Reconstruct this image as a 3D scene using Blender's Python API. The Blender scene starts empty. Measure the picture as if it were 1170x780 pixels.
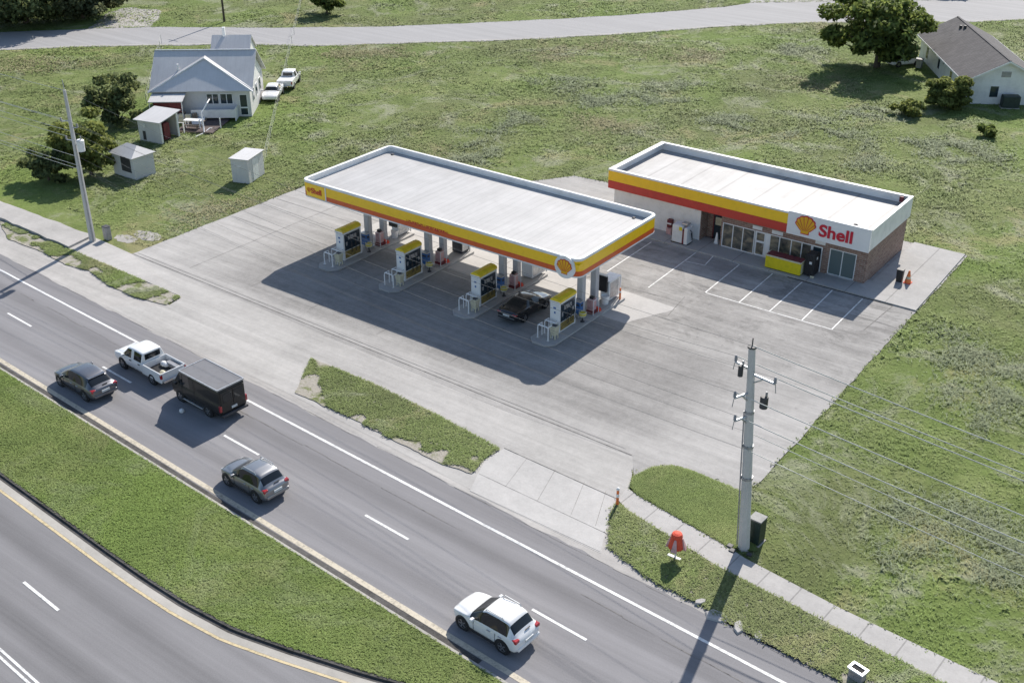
import bpy, bmesh, math, random
import numpy as np
from mathutils import Vector, Matrix
rnd = random.Random(7)
RAD = math.radians
scene = bpy.context.scene
COL = scene.collection

# ------------------------------------------------------------------ camera, sun, sky
cam_d = bpy.data.cameras.new('camera'); cam = bpy.data.objects.new('camera', cam_d); COL.objects.link(cam)
cam_d.sensor_width = 36; cam_d.lens = 1298.56 / 1170 * 36; cam_d.clip_start = .5; cam_d.clip_end = 4000
cam.location = (0, 0, 36)
cam.rotation_euler = (math.pi / 2 - .493807, 0, .638837)
scene.camera = cam

SUN_EL, SUN_AZ = RAD(38.5), RAD(-15)          # azimuth clockwise from +Y
world = bpy.data.worlds.new('World'); scene.world = world; world.use_nodes = True
wn = world.node_tree; wn.nodes.clear()
sky = wn.nodes.new('ShaderNodeTexSky'); sky.sky_type = 'NISHITA'; sky.sun_disc = False
sky.sun_elevation = SUN_EL; sky.sun_rotation = SUN_AZ; sky.air_density = 1.0; sky.dust_density = .7; sky.altitude = 10
bg = wn.nodes.new('ShaderNodeBackground'); bg.inputs[1].default_value = .118
wo = wn.nodes.new('ShaderNodeOutputWorld')
wn.links.new(sky.outputs[0], bg.inputs[0]); wn.links.new(bg.outputs[0], wo.inputs[0])
sd = bpy.data.lights.new('sun', 'SUN'); sun = bpy.data.objects.new('sun', sd); COL.objects.link(sun)
sd.energy = 4.8; sd.angle = RAD(.55); sd.color = (1, .94, .86)
sdir = Vector((math.sin(SUN_AZ) * math.cos(SUN_EL), math.cos(SUN_AZ) * math.cos(SUN_EL), math.sin(SUN_EL)))
sun.rotation_euler = sdir.to_track_quat('Z', 'Y').to_euler(); sun.location = (-40, 80, 80)
vs = scene.view_settings; vs.view_transform = 'Standard'; vs.look = 'None'; vs.gamma = 1; vs.exposure = EXPOSURE if 'EXPOSURE' in globals() else .36
vs.use_curve_mapping = False

# ------------------------------------------------------------------ materials
def ng(name):
    m = bpy.data.materials.new(name); m.use_nodes = True
    nt = m.node_tree; nt.nodes.clear()
    out = nt.nodes.new('ShaderNodeOutputMaterial'); b = nt.nodes.new('ShaderNodeBsdfPrincipled')
    nt.links.new(b.outputs[0], out.inputs[0])
    return m, nt, b
class NT:
    def __init__(s, nt): s.nt = nt
    def n(s, t, **kw):
        x = s.nt.nodes.new(t)
        for k, v in kw.items(): setattr(x, k, v)
        return x
    def l(s, a, b): s.nt.links.new(a, b)
    def pos(s, scale=(1, 1, 1), rot=0, obj=False):
        if obj: src = s.n('ShaderNodeTexCoord').outputs['Object']
        else: src = s.n('ShaderNodeNewGeometry').outputs['Position']
        mp = s.n('ShaderNodeMapping'); s.l(src, mp.inputs[0])
        mp.inputs['Scale'].default_value = scale; mp.inputs['Rotation'].default_value = (0, 0, rot)
        return mp.outputs[0]
    def noise(s, vec, scale, detail=4, rough=.6, dist=0):
        x = s.n('ShaderNodeTexNoise'); x.inputs['Scale'].default_value = scale; x.inputs['Detail'].default_value = detail
        x.inputs['Roughness'].default_value = rough; x.inputs['Distortion'].default_value = dist
        s.l(vec, x.inputs['Vector']); return x.outputs['Fac']
    def ramp(s, fac, stops):
        x = s.n('ShaderNodeValToRGB'); e = x.color_ramp.elements
        while len(e) < len(stops): e.new(.5)
        for i, (p, c) in enumerate(stops):
            e[i].position = p; e[i].color = (c if len(c) == 4 else (*c, 1)) if not isinstance(c, (int, float)) else (c, c, c, 1)
        s.l(fac, x.inputs[0]); return x.outputs[0]
    def mix(s, fac, a, b, mode='MIX'):
        x = s.n('ShaderNodeMix', data_type='RGBA', blend_type=mode)
        for k, v in ((0, fac), (6, a), (7, b)):
            if isinstance(v, (int, float)): x.inputs[k].default_value = v if k == 0 else (v, v, v, 1)
            elif isinstance(v, tuple): x.inputs[k].default_value = (*v, 1)
            else: s.l(v, x.inputs[k])
        return x.outputs[2]
    def math(s, op, a, b=0, c=None):
        x = s.n('ShaderNodeMath', operation=op)
        for k, v in enumerate((a, b) if c is None else (a, b, c)):
            if isinstance(v, (int, float)): x.inputs[k].default_value = v
            else: s.l(v, x.inputs[k])
        return x.outputs[0]
    def bump(s, h, bsdf, strength=.3, dist=.02):
        x = s.n('ShaderNodeBump'); x.inputs['Strength'].default_value = strength; x.inputs['Distance'].default_value = dist
        s.l(h, x.inputs['Height']); s.l(x.outputs[0], bsdf.inputs['Normal'])
    def upn(s, bsdf, f):      # soft foliage shading: normals lean to the sky as in a dense sward
        g = s.n('ShaderNodeNewGeometry'); a = s.n('ShaderNodeVectorMath', operation='SCALE'); s.l(g.outputs['Normal'], a.inputs[0]); a.inputs['Scale'].default_value = 1 - f
        b = s.n('ShaderNodeVectorMath', operation='ADD'); s.l(a.outputs[0], b.inputs[0]); b.inputs[1].default_value = (0, 0, f)
        c = s.n('ShaderNodeVectorMath', operation='NORMALIZE'); s.l(b.outputs[0], c.inputs[0]); s.l(c.outputs[0], bsdf.inputs['Normal'])
    def sep(s, vec):
        x = s.n('ShaderNodeSeparateXYZ'); s.l(vec, x.inputs[0]); return x.outputs
    def band(s, v, a, b, soft):      # 1 inside [a,b]
        lo = s.n('ShaderNodeMapRange', interpolation_type='SMOOTHSTEP'); s.l(v, lo.inputs[0])
        lo.inputs[1].default_value = a - soft; lo.inputs[2].default_value = a + soft
        hi = s.n('ShaderNodeMapRange', interpolation_type='SMOOTHSTEP'); s.l(v, hi.inputs[0])
        hi.inputs[1].default_value = b - soft; hi.inputs[2].default_value = b + soft
        hi.inputs[3].default_value = 1; hi.inputs[4].default_value = 0
        return s.math('MULTIPLY', lo.outputs[0], hi.outputs[0])

def paint(name, c, rough=.5, metal=0, coat=0, wear=.12, scale=3, obj=True, spec=.5):
    """painted / plain surface with slight uneven dirt so that nothing is one flat colour"""
    m, nt, b = ng(name); k = NT(nt)
    p = k.pos(obj=obj)
    f = k.noise(p, scale, 6, .65)
    c2 = tuple(x * (1 - wear * 2.2) for x in c)
    c3 = tuple(min(1, x * (1 + wear)) for x in c)
    k.l(k.ramp(f, [(.3, c2), (.5, c), (.75, c3)]), b.inputs['Base Color'])
    r = k.n('ShaderNodeMapRange'); k.l(f, r.inputs[0]); r.inputs[3].default_value = min(1, rough + .1); r.inputs[4].default_value = max(.02, rough - .08)
    k.l(r.outputs[0], b.inputs['Roughness'])
    b.inputs['Metallic'].default_value = metal; b.inputs['Coat Weight'].default_value = coat; b.inputs['Coat Roughness'].default_value = .04
    b.inputs['Specular IOR Level'].default_value = spec
    return m

M = {}
PH = -.0592                                  # the highway runs 3.4 degrees off the forecourt's axes
HD = Vector((math.cos(PH), math.sin(PH))); HN = Vector((-math.sin(PH), math.cos(PH)))
def hw(s, n, z=0): return (HD.x * s + HN.x * n, HD.y * s + HN.y * n, z)

# grass sheet
def sward(k, p, mown, gain):
    """colour of the turf by place: mottled greens, sage weeds, dry straw, lusher and duller stretches"""
    def C(*c): return tuple(x * gain for x in c)
    mid = k.noise(p, .3, 6, .7, .6)
    if mown: base = k.ramp(mid, [(.25, C(.078, .108, .03)), (.5, C(.115, .152, .042)), (.75, C(.165, .192, .065))])
    else: base = k.ramp(mid, [(.24, C(.07, .092, .028)), (.45, C(.118, .152, .046)), (.6, C(.158, .185, .068)), (.8, C(.2, .21, .105))])
    dull = k.ramp(k.noise(k.pos((1, .6, 1), .4), .055, 6, .65, .8), [(.42, 0.), (.6, 1.)])
    c = k.mix(k.math('MULTIPLY', dull, .2 if mown else .6), base, C(.098, .108, .048))
    lush = k.ramp(k.noise(p, .045, 5, .6, .4), [(.45, 0.), (.62, 1.)])
    c = k.mix(k.math('MULTIPLY', lush, .5), c, C(.115, .178, .034))
    sage = k.ramp(k.noise(p, .13, 8, .75, 1.2), [(.52, 0.), (.64, 1.)])
    c = k.mix(k.math('MULTIPLY', sage, .2 if mown else .75), c, C(.24, .245, .17))
    hay = k.ramp(k.noise(k.pos((1.3, 1, 1), .7), .11, 6, .7, .5), [(.56, 0.), (.68, 1.)])
    return k.mix(k.math('MULTIPLY', hay, .25 if mown else .6), c, C(.255, .225, .12))
def grass_mat(name, mown):
    m, nt, b = ng(name); k = NT(nt); p = k.pos()
    fine = k.noise(p, 2.2, 8, .75); vf = k.noise(p, 9, 4, .8)
    c = sward(k, p, mown, 1.2)
    c = k.mix(.65, c, k.ramp(fine, [(.25, .35), (.5, .5), (.8, .72)]), 'OVERLAY')
    c = k.mix(.5, c, k.ramp(vf, [(.25, .32), (.7, .68)]), 'OVERLAY')
    k.l(c, b.inputs['Base Color']); b.inputs['Roughness'].default_value = .95; b.inputs['Specular IOR Level'].default_value = .15
    h = k.math('ADD', k.math('MULTIPLY', fine, 1.2), k.math('MULTIPLY', vf, .4))
    k.bump(h, b, .8, .1)
    return m
M['grass'] = grass_mat('grass_ground', False); M['verge'] = grass_mat('verge_ground', True)

def blade_mat(name, mown, gain=1.72, flat=None):
    m, nt, b = ng(name); k = NT(nt); p = k.pos()
    ri = k.n('ShaderNodeNewGeometry').outputs['Random Per Island']
    c = sward(k, p, mown, gain)
    if flat: c = k.mix(.8, c, flat)
    c = k.mix(.5, c, k.ramp(ri, [(0, .3), (.5, .5), (.9, .66), (1, .85)]), 'OVERLAY')
    k.l(c, b.inputs['Base Color']); b.inputs['Roughness'].default_value = .8; b.inputs['Specular IOR Level'].default_value = .2
    k.upn(b, .8); return m
M['blade'] = blade_mat('grass_blade', False); M['mown'] = blade_mat('mown_blade', True); M['sage'] = blade_mat('sage_weed', False, 1.4, (.25, .285, .17)); M['straw'] = blade_mat('dry_straw', False, 1.4, (.33, .3, .16))

def strip_mat():
    m, nt, b = ng('strip_ground'); k = NT(nt); p = k.pos()
    f = k.noise(p, .9, 7, .7, .5); fine = k.noise(p, 7, 5, .75)
    dirt = k.ramp(fine, [(.3, (.27, .245, .2)), (.7, (.42, .39, .335))])
    g = k.ramp(k.noise(p, 2.5, 6, .75), [(.3, (.09, .115, .03)), (.7, (.18, .2, .07))])
    k.l(k.mix(k.ramp(f, [(.4, 0.), (.5, 1.)]), g, dirt), b.inputs['Base Color']); b.inputs['Roughness'].default_value = .95
    k.bump(fine, b, .8, .05); return m
M['strip'] = strip_mat()

def asphalt_mat(name, lanes, base=.2, warm=(1, .985, 1.0)):
    m, nt, b = ng(name); k = NT(nt)
    p = k.pos(); r = k.pos((1, 1, 1), -PH)
    st = k.pos((.012, .9, 1), -PH); st2 = k.pos((.03, 2.6, 1), -PH)
    y = k.sep(r)[1]
    blotch = k.noise(p, .25, 6, .7); grit = k.noise(p, 14, 4, .85); streak = k.noise(st, 1, 5, .65, .3); s2 = k.noise(st2, 1, 6, .7)
    v = k.math('ADD', base, k.math('MULTIPLY', k.math('SUBTRACT', blotch, .5), .05))
    v = k.math('ADD', v, k.math('MULTIPLY', k.math('SUBTRACT', streak, .5), .15))
    v = k.math('ADD', v, k.math('MULTIPLY', k.math('SUBTRACT', s2, .5), .08))
    v = k.math('ADD', v, k.math('MULTIPLY', k.math('SUBTRACT', grit, .5), .12))
    for n0, w, d in lanes:           # oil-darkened strip down the middle of each lane
        bnd = k.band(y, n0 - w, n0 + w, w * .9)
        v = k.math('SUBTRACT', v, k.math('MULTIPLY', k.math('MULTIPLY', bnd, d), k.math('ADD', .35, streak)))
    cb = k.n('ShaderNodeCombineColor')
    for i, w_ in enumerate(warm): k.l(k.math('MULTIPLY', v, w_), cb.inputs[i])
    k.l(cb.outputs[0], b.inputs['Base Color']); b.inputs['Roughness'].default_value = .85; b.inputs['Specular IOR Level'].default_value = .3
    k.bump(grit, b, .25, .01); return m
M['road'] = asphalt_mat('highway_asphalt', [(29.9, .45, .05), (33.5, .45, .06), (36.1, .4, .03)], .235, (1.0, .975, 1.0))
M['road_low'] = asphalt_mat('lower_asphalt', [(19.1, .5, .06), (16.0, .5, .06)], .215, (1.0, .98, 1.0))
M['backroad'] = asphalt_mat('back_road_asphalt', [], .32, (1.0, .985, .985))

def concrete_mat(name, tone=.42, zone=False, streak_amt=.1, tint=(1, .965, .92), joints=None, blot=.12):
    m, nt, b = ng(name); k = NT(nt); p = k.pos()
    blotch = k.noise(p, .12, 7, .68, .6); med = k.noise(p, .8, 7, .7, .3); grit = k.noise(p, 10, 5, .8); g2 = k.noise(p, 2.6, 6, .8, .5)
    st = k.noise(k.pos((.05, 1.1, 1), -PH), 1, 7, .7, .25)
    v = k.math('ADD', tone, k.math('MULTIPLY', k.math('SUBTRACT', blotch, .5), blot * 2))
    v = k.math('ADD', v, k.math('MULTIPLY', k.math('SUBTRACT', med, .5), .12))
    v = k.math('ADD', v, k.math('MULTIPLY', k.math('SUBTRACT', st, .5), streak_amt * 2))
    v = k.math('ADD', v, k.math('MULTIPLY', k.math('SUBTRACT', g2, .5), .16))
    v = k.math('ADD', v, k.math('MULTIPLY', k.math('SUBTRACT', grit, .5), .14))
    fine = k.noise(k.pos((.25, 3.5, 1), -PH + .06), 1, 6, .75, .4); v = k.math('ADD', v, k.math('MULTIPLY', k.math('SUBTRACT', fine, .5), .1 if streak_amt > .08 else .03))
    if zone:
        s = k.sep(p)
        # older, sealed and more worn paving in front of the shop
        mk = k.math('MULTIPLY', k.band(s[0], -42.3, -19, 1.6), k.band(s[1], 60.5, 75.2, 1.2))
        mk = k.math('MULTIPLY', mk, k.ramp(k.noise(p, .35, 6, .7, 1.), [(.28, 0.), (.5, 1.)]))
        v = k.math('SUBTRACT', v, k.math('MULTIPLY', mk, .065))
        wv = k.ramp(k.noise(k.pos((.35, .8, 1), .5), .6, 8, .8, 1.5), [(.5, 0.), (.64, 1.)])
        v = k.math('SUBTRACT', v, k.math('MULTIPLY', k.math('MULTIPLY', mk, wv), .1))
        mk2 = k.math('MULTIPLY', k.band(s[0], -64, -26, 3), k.band(s[1], 48.8, 60, 1.0)); v = k.math('SUBTRACT', v, k.math('MULTIPLY', mk2, .055))  # concrete colour darkened where the canopy's shade falls
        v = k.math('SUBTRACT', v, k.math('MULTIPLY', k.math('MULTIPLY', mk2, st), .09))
        drips = k.ramp(k.noise(p, 1.6, 3, .5), [(.68, 0.), (.74, 1.)])
        v = k.math('SUBTRACT', v, k.math('MULTIPLY', k.math('MULTIPLY', drips, k.band(s[1], 52, 74, 2)), .07))
    if joints:
        s = k.sep(k.pos((1, 1, 1), -PH if joints[2] else 0))
        for ax, step in ((0, joints[0]), (1, joints[1])):
            if not step: continue
            fr = k.math('FRACT', k.math('DIVIDE', k.math('ADD', s[ax], 1000), step))
            j = k.math('LESS_THAN', fr, .035 / step * 2)
            v = k.math('SUBTRACT', v, k.math('MULTIPLY', j, .14))
    v = k.math('MAXIMUM', v, .05)
    cb = k.n('ShaderNodeCombineColor')
    for i, w_ in enumerate(tint): k.l(k.math('MULTIPLY', v, w_), cb.inputs[i])
    k.l(cb.outputs[0], b.inputs['Base Color']); b.inputs['Roughness'].default_value = .9; b.inputs['Specular IOR Level'].default_value = .25
    k.bump(k.math('ADD', grit, med), b, .25, .015); return m
M['lot'] = concrete_mat('forecourt_concrete', .365, True, .17)
M['apron'] = concrete_mat('apron_concrete', .41, False, .15, (1, .965, .915))
M['shoulder'] = concrete_mat('shoulder_gravel', .4, False, .16, (1, .955, .9), None, .16)
M['walk'] = concrete_mat('sidewalk_concrete', .43, False, .05, (1, .965, .92), (1.75, 0, True))
M['oldwalk'] = concrete_mat('old_sidewalk_concrete', .42, False, .05, (1, .96, .91), None, .2)
M['slab'] = concrete_mat('slab_concrete', .46, False, .04, (1, .97, .93))
M['island'] = concrete_mat('island_concrete', .38, False, .05)
M['kerb'] = concrete_mat('kerb_concrete', .42, False, .06, (1, .95, .86), None, .2)
M['dirt_and_shade'] = concrete_mat('gutter_dirt_and_shade', .09, False, .05, (1, .95, .9), None, .06)  # dirt on the upper kerb strip, painted kerb shade elsewhere
M['gravel'] = concrete_mat('gravel_patch', .36, False, .05, (1, .95, .88), None, .2)
M['pole_concrete'] = concrete_mat('pole_concrete', .56, False, 0, (1, .97, .93))
M['joint'] = paint('joint_filler', (.19, .18, .17), .95, wear=.3, obj=False)
def line_mat(name, c):
    m, nt, b = ng(name); k = NT(nt); p = k.pos()
    f = k.noise(p, 5, 7, .8); f2 = k.noise(p, .6, 4, .6)
    w = k.ramp(k.math('ADD', k.math('MULTIPLY', f, .75), k.math('MULTIPLY', f2, .25)), [(.38, tuple(x * .5 for x in c)), (.52, c)])
    k.l(w, b.inputs['Base Color']); b.inputs['Roughness'].default_value = .7; return m
M['white_line'] = line_mat('white_road_paint', (.78, .78, .76)); M['yellow_line'] = line_mat('yellow_road_paint', (.6, .49, .29))
M['cream_line'] = line_mat('cream_edge_paint', (.56, .5, .39))

M['white'] = paint('white_paint', (.78, .78, .77), .45, wear=.07, scale=1.2)
M['white_gloss'] = paint('white_gloss', (.8, .8, .8), .25, coat=.5, wear=.03)
M['cream'] = paint('cream_paint', (.62, .58, .42), .5)
M['yellow'] = paint('sign_yellow', (.98, .6, .004), .35, coat=.3, wear=.04)
M['lemon'] = paint('lemon_paint', (.75, .62, .015), .4, wear=.08)
M['lime'] = paint('pump_yellow', (.82, .6, .02), .4, wear=.1)
M['gold'] = paint('pump_gold', (.26, .19, .05), .5, wear=.25)
M['red'] = paint('sign_red', (.55, .035, .02), .4, coat=.3, wear=.06)
M['orange_red'] = paint('band_red', (.66, .1, .012), .4, coat=.3, wear=.06)
M['deep_red'] = paint('letter_red', (.6, .01, .035), .45, wear=.03)
M['amber'] = paint('emblem_yellow', (.8, .42, .01), .4, wear=.03)
M['black'] = paint('black_plastic', (.018, .018, .02), .5, wear=.2)
M['dark'] = paint('dark_grey', (.05, .05, .055), .6, wear=.2)
M['grey'] = paint('grey_metal', (.33, .33, .34), .45, metal=.3, wear=.15)
M['galv'] = paint('galvanised_metal', (.5, .51, .52), .4, metal=.7, wear=.15)
M['column'] = paint('column_paint', (.46, .46, .48), .5, wear=.1, scale=1)
M['soffit'] = paint('soffit_white', (.7, .7, .7), .6)
M['green_box'] = paint('utility_green', (.018, .035, .03), .5, wear=.2)
M['blue'] = paint('bin_blue', (.03, .12, .33), .5, wear=.15)
M['maroon'] = paint('maroon', (.17, .03, .035), .6, wear=.25)
M['pink_red'] = paint('faded_red', (.6, .36, .35), .6, wear=.2)
M['safety'] = paint('safety_orange', (.8, .2, .05), .55, wear=.1)
M['red_cloth'] = paint('red_cloth', (.74, .085, .04), .7, wear=.12, scale=2)
M['rubber'] = paint('tyre_rubber', (.02, .02, .021), .85, wear=.2)
M['rim'] = paint('alloy_rim', (.42, .42, .43), .3, metal=.8)
M['chrome'] = paint('chrome', (.6, .6, .62), .12, metal=1, wear=.05)
M['tail'] = paint('tail_lamp', (.38, .012, .015), .15, coat=1)
M['lamp'] = paint('head_lamp', (.7, .7, .7), .1, coat=1)
M['plate'] = paint('number_plate', (.6, .62, .62), .5)
M['wire'] = paint('aluminium_wire', (.55, .55, .51), .4, metal=.2)
M['cable'] = paint('dark_cable', (.12, .12, .12), .6)
M['insul'] = paint('insulator', (.3, .29, .29), .3)
M['box_top'] = paint('weathered_cap', (.16, .165, .165), .6)
M['van_roof'] = paint('van_roof_grey', (.16, .16, .17), .6, wear=.06)
M['wire_far'] = paint('dull_wire', (.17, .17, .165), .7)
M['wood'] = paint('weathered_wood', (.2, .16, .125), .85, wear=.3)
M['deckwood'] = paint('deck_boards', (.1, .075, .07), .85, wear=.3)
M['metal_roof'] = None
def car_paint(name, c, metal=.3, rough=.28): 
    m = paint(name, c, rough, metal, 1.0, .03, 1.0); return m
M['car_black'] = car_paint('car_black', (.02, .02, .022), .2, .12); M['car_white'] = car_paint('car_white', (.8, .8, .79), 0)
M['car_grey'] = car_paint('car_grey', (.27, .275, .285), .85, .4); M['van_black'] = car_paint('van_black', (.012, .011, .01), 0, .5); M['van_black'].node_tree.nodes['Principled BSDF'].inputs['Coat Weight'].default_value = .25
M['car_charcoal'] = car_paint('car_charcoal', (.15, .154, .168), .85, .4)
def glass_mat(name, c=(.012, .015, .017), r=.04):
    m, nt, b = ng(name); b.inputs['Base Color'].default_value = (*c, 1); b.inputs['Roughness'].default_value = r
    b.inputs['Specular IOR Level'].default_value = .6; return m
M['glass'] = glass_mat('car_glass'); M['pane'] = glass_mat('window_glass', (.03, .045, .055), .06)
M['screen'] = glass_mat('dark_screen', (.02, .035, .05), .12)
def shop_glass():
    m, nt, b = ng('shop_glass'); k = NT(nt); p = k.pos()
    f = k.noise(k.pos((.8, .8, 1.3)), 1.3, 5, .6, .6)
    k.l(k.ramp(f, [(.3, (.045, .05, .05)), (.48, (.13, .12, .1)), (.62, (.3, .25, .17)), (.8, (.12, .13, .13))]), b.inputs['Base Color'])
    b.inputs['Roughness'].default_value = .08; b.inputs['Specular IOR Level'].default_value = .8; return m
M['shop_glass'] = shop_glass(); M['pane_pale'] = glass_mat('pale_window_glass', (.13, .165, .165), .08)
def brick_mat():
    m, nt, b = ng('brick'); k = NT(nt); s = k.sep(k.pos())
    cb = k.n('ShaderNodeCombineXYZ'); k.l(k.math('ADD', s[0], s[1]), cb.inputs[0]); k.l(s[2], cb.inputs[1])
    t = k.n('ShaderNodeTexBrick'); k.l(cb.outputs[0], t.inputs['Vector'])
    t.inputs['Color1'].default_value = (.21, .115, .085, 1); t.inputs['Color2'].default_value = (.31, .2, .155, 1); t.inputs['Mortar'].default_value = (.36, .33, .3, 1)
    t.inputs['Scale'].default_value = 1; t.inputs['Brick Width'].default_value = .42; t.inputs['Row Height'].default_value = .15; t.inputs['Mortar Size'].default_value = .012
    k.l(k.mix(.5, t.outputs['Color'], k.ramp(k.noise(k.pos(), 3, 5, .7), [(.3, .35), (.7, .65)]), 'OVERLAY'), b.inputs['Base Color']); b.inputs['Roughness'].default_value = .9
    k.bump(t.outputs['Fac'], b, -.4, .01); return m
M['brick'] = brick_mat()
def deck_mat(name, c, seam, axis=0, amt=.06):
    m, nt, b = ng(name); k = NT(nt); p = k.pos(obj=True); s = k.sep(p)
    fr = k.math('FRACT', k.math('DIVIDE', k.math('ADD', s[axis], 500), seam)); j = k.math('LESS_THAN', fr, .06)
    sc = (1.4, .09, 1) if axis == 0 else (.09, 1.4, 1)
    st = k.noise(k.pos(sc, obj=True), 1, 6, .75, .3); bl = k.noise(p, .35, 6, .7, .5)
    v = k.math('ADD', c, k.math('MULTIPLY', k.math('SUBTRACT', st, .5), amt * 3))
    v = k.math('ADD', v, k.math('MULTIPLY', k.math('SUBTRACT', bl, .5), amt * 3))
    v = k.math('SUBTRACT', v, k.math('MULTIPLY', j, amt))
    cb = k.n('ShaderNodeCombineColor')
    for i, w_ in enumerate((1, .985, .975)): k.l(k.math('MULTIPLY', v, w_), cb.inputs[i])
    k.l(cb.outputs[0], b.inputs['Base Color']); b.inputs['Roughness'].default_value = .6
    k.bump(k.math('SUBTRACT', bl, j), b, .12, .02); return m
M['canopy_deck'] = deck_mat('canopy_roof_sheet', .41, .61, 0, .075)
M['store_deck'] = deck_mat('store_roof_membrane', .35, 3.1, 0, .1)
M['tin'] = deck_mat('tin_roof', .56, .5, 0, .06)
M['tin_side'] = deck_mat('tin_roof_side', .54, .5, 1, .06)
M['siding'] = deck_mat('grey_siding', .62, .3, 0, .06)
M['shed_wall'] = deck_mat('shed_wall', .62, .35, 0, .06)
def shingle_mat():
    m, nt, b = ng('grey_shingles'); k = NT(nt); p = k.pos(obj=True)
    t = k.n('ShaderNodeTexBrick'); k.l(p, t.inputs['Vector']); t.inputs['Scale'].default_value = 1
    t.inputs['Color1'].default_value = (.085, .08, .082, 1); t.inputs['Color2'].default_value = (.125, .118, .118, 1); t.inputs['Mortar'].default_value = (.06, .055, .055, 1)
    t.inputs['Brick Width'].default_value = .5; t.inputs['Row Height'].default_value = .22; t.inputs['Mortar Size'].default_value = .012
    k.l(k.mix(.6, t.outputs['Color'], k.ramp(k.noise(p, .6, 6, .7), [(.3, .38), (.7, .62)]), 'OVERLAY'), b.inputs['Base Color']); b.inputs['Roughness'].default_value = .95
    return m
M['shingle'] = shingle_mat()
def leaf_mat(name, lo, hi):
    m, nt, b = ng(name); k = NT(nt)
    ri = k.n('ShaderNodeNewGeometry').outputs['Random Per Island']
    c = k.ramp(ri, [(0, lo), (.6, tuple((a + c_) / 2 for a, c_ in zip(lo, hi))), (1, hi)])
    k.l(c, b.inputs['Base Color']); b.inputs['Roughness'].default_value = .8; b.inputs['Specular IOR Level'].default_value = .12
    k.upn(b, .68)
    tr = k.n('ShaderNodeBsdfTranslucent'); k.l(c, tr.inputs[0]); mx = k.n('ShaderNodeMixShader'); mx.inputs[0].default_value = .4
    out = [x for x in nt.nodes if x.type == 'OUTPUT_MATERIAL'][0]; k.l(b.outputs[0], mx.inputs[1]); k.l(tr.outputs[0], mx.inputs[2]); k.l(mx.outputs[0], out.inputs[0]); return m
M['leaf_dark'] = leaf_mat('dark_leaf', (.085, .11, .045), (.33, .38, .15)); M['leaf_mid'] = leaf_mat('mid_leaf', (.07, .1, .03), (.38, .46, .12))
M['leaf_light'] = leaf_mat('light_leaf', (.11, .14, .04), (.38, .42, .12)); M['leaf_grey'] = leaf_mat('olive_leaf', (.09, .11, .05), (.33, .36, .19))
M['bark'] = paint('bark', (.09, .07, .05), .9, wear=.3)
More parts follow.
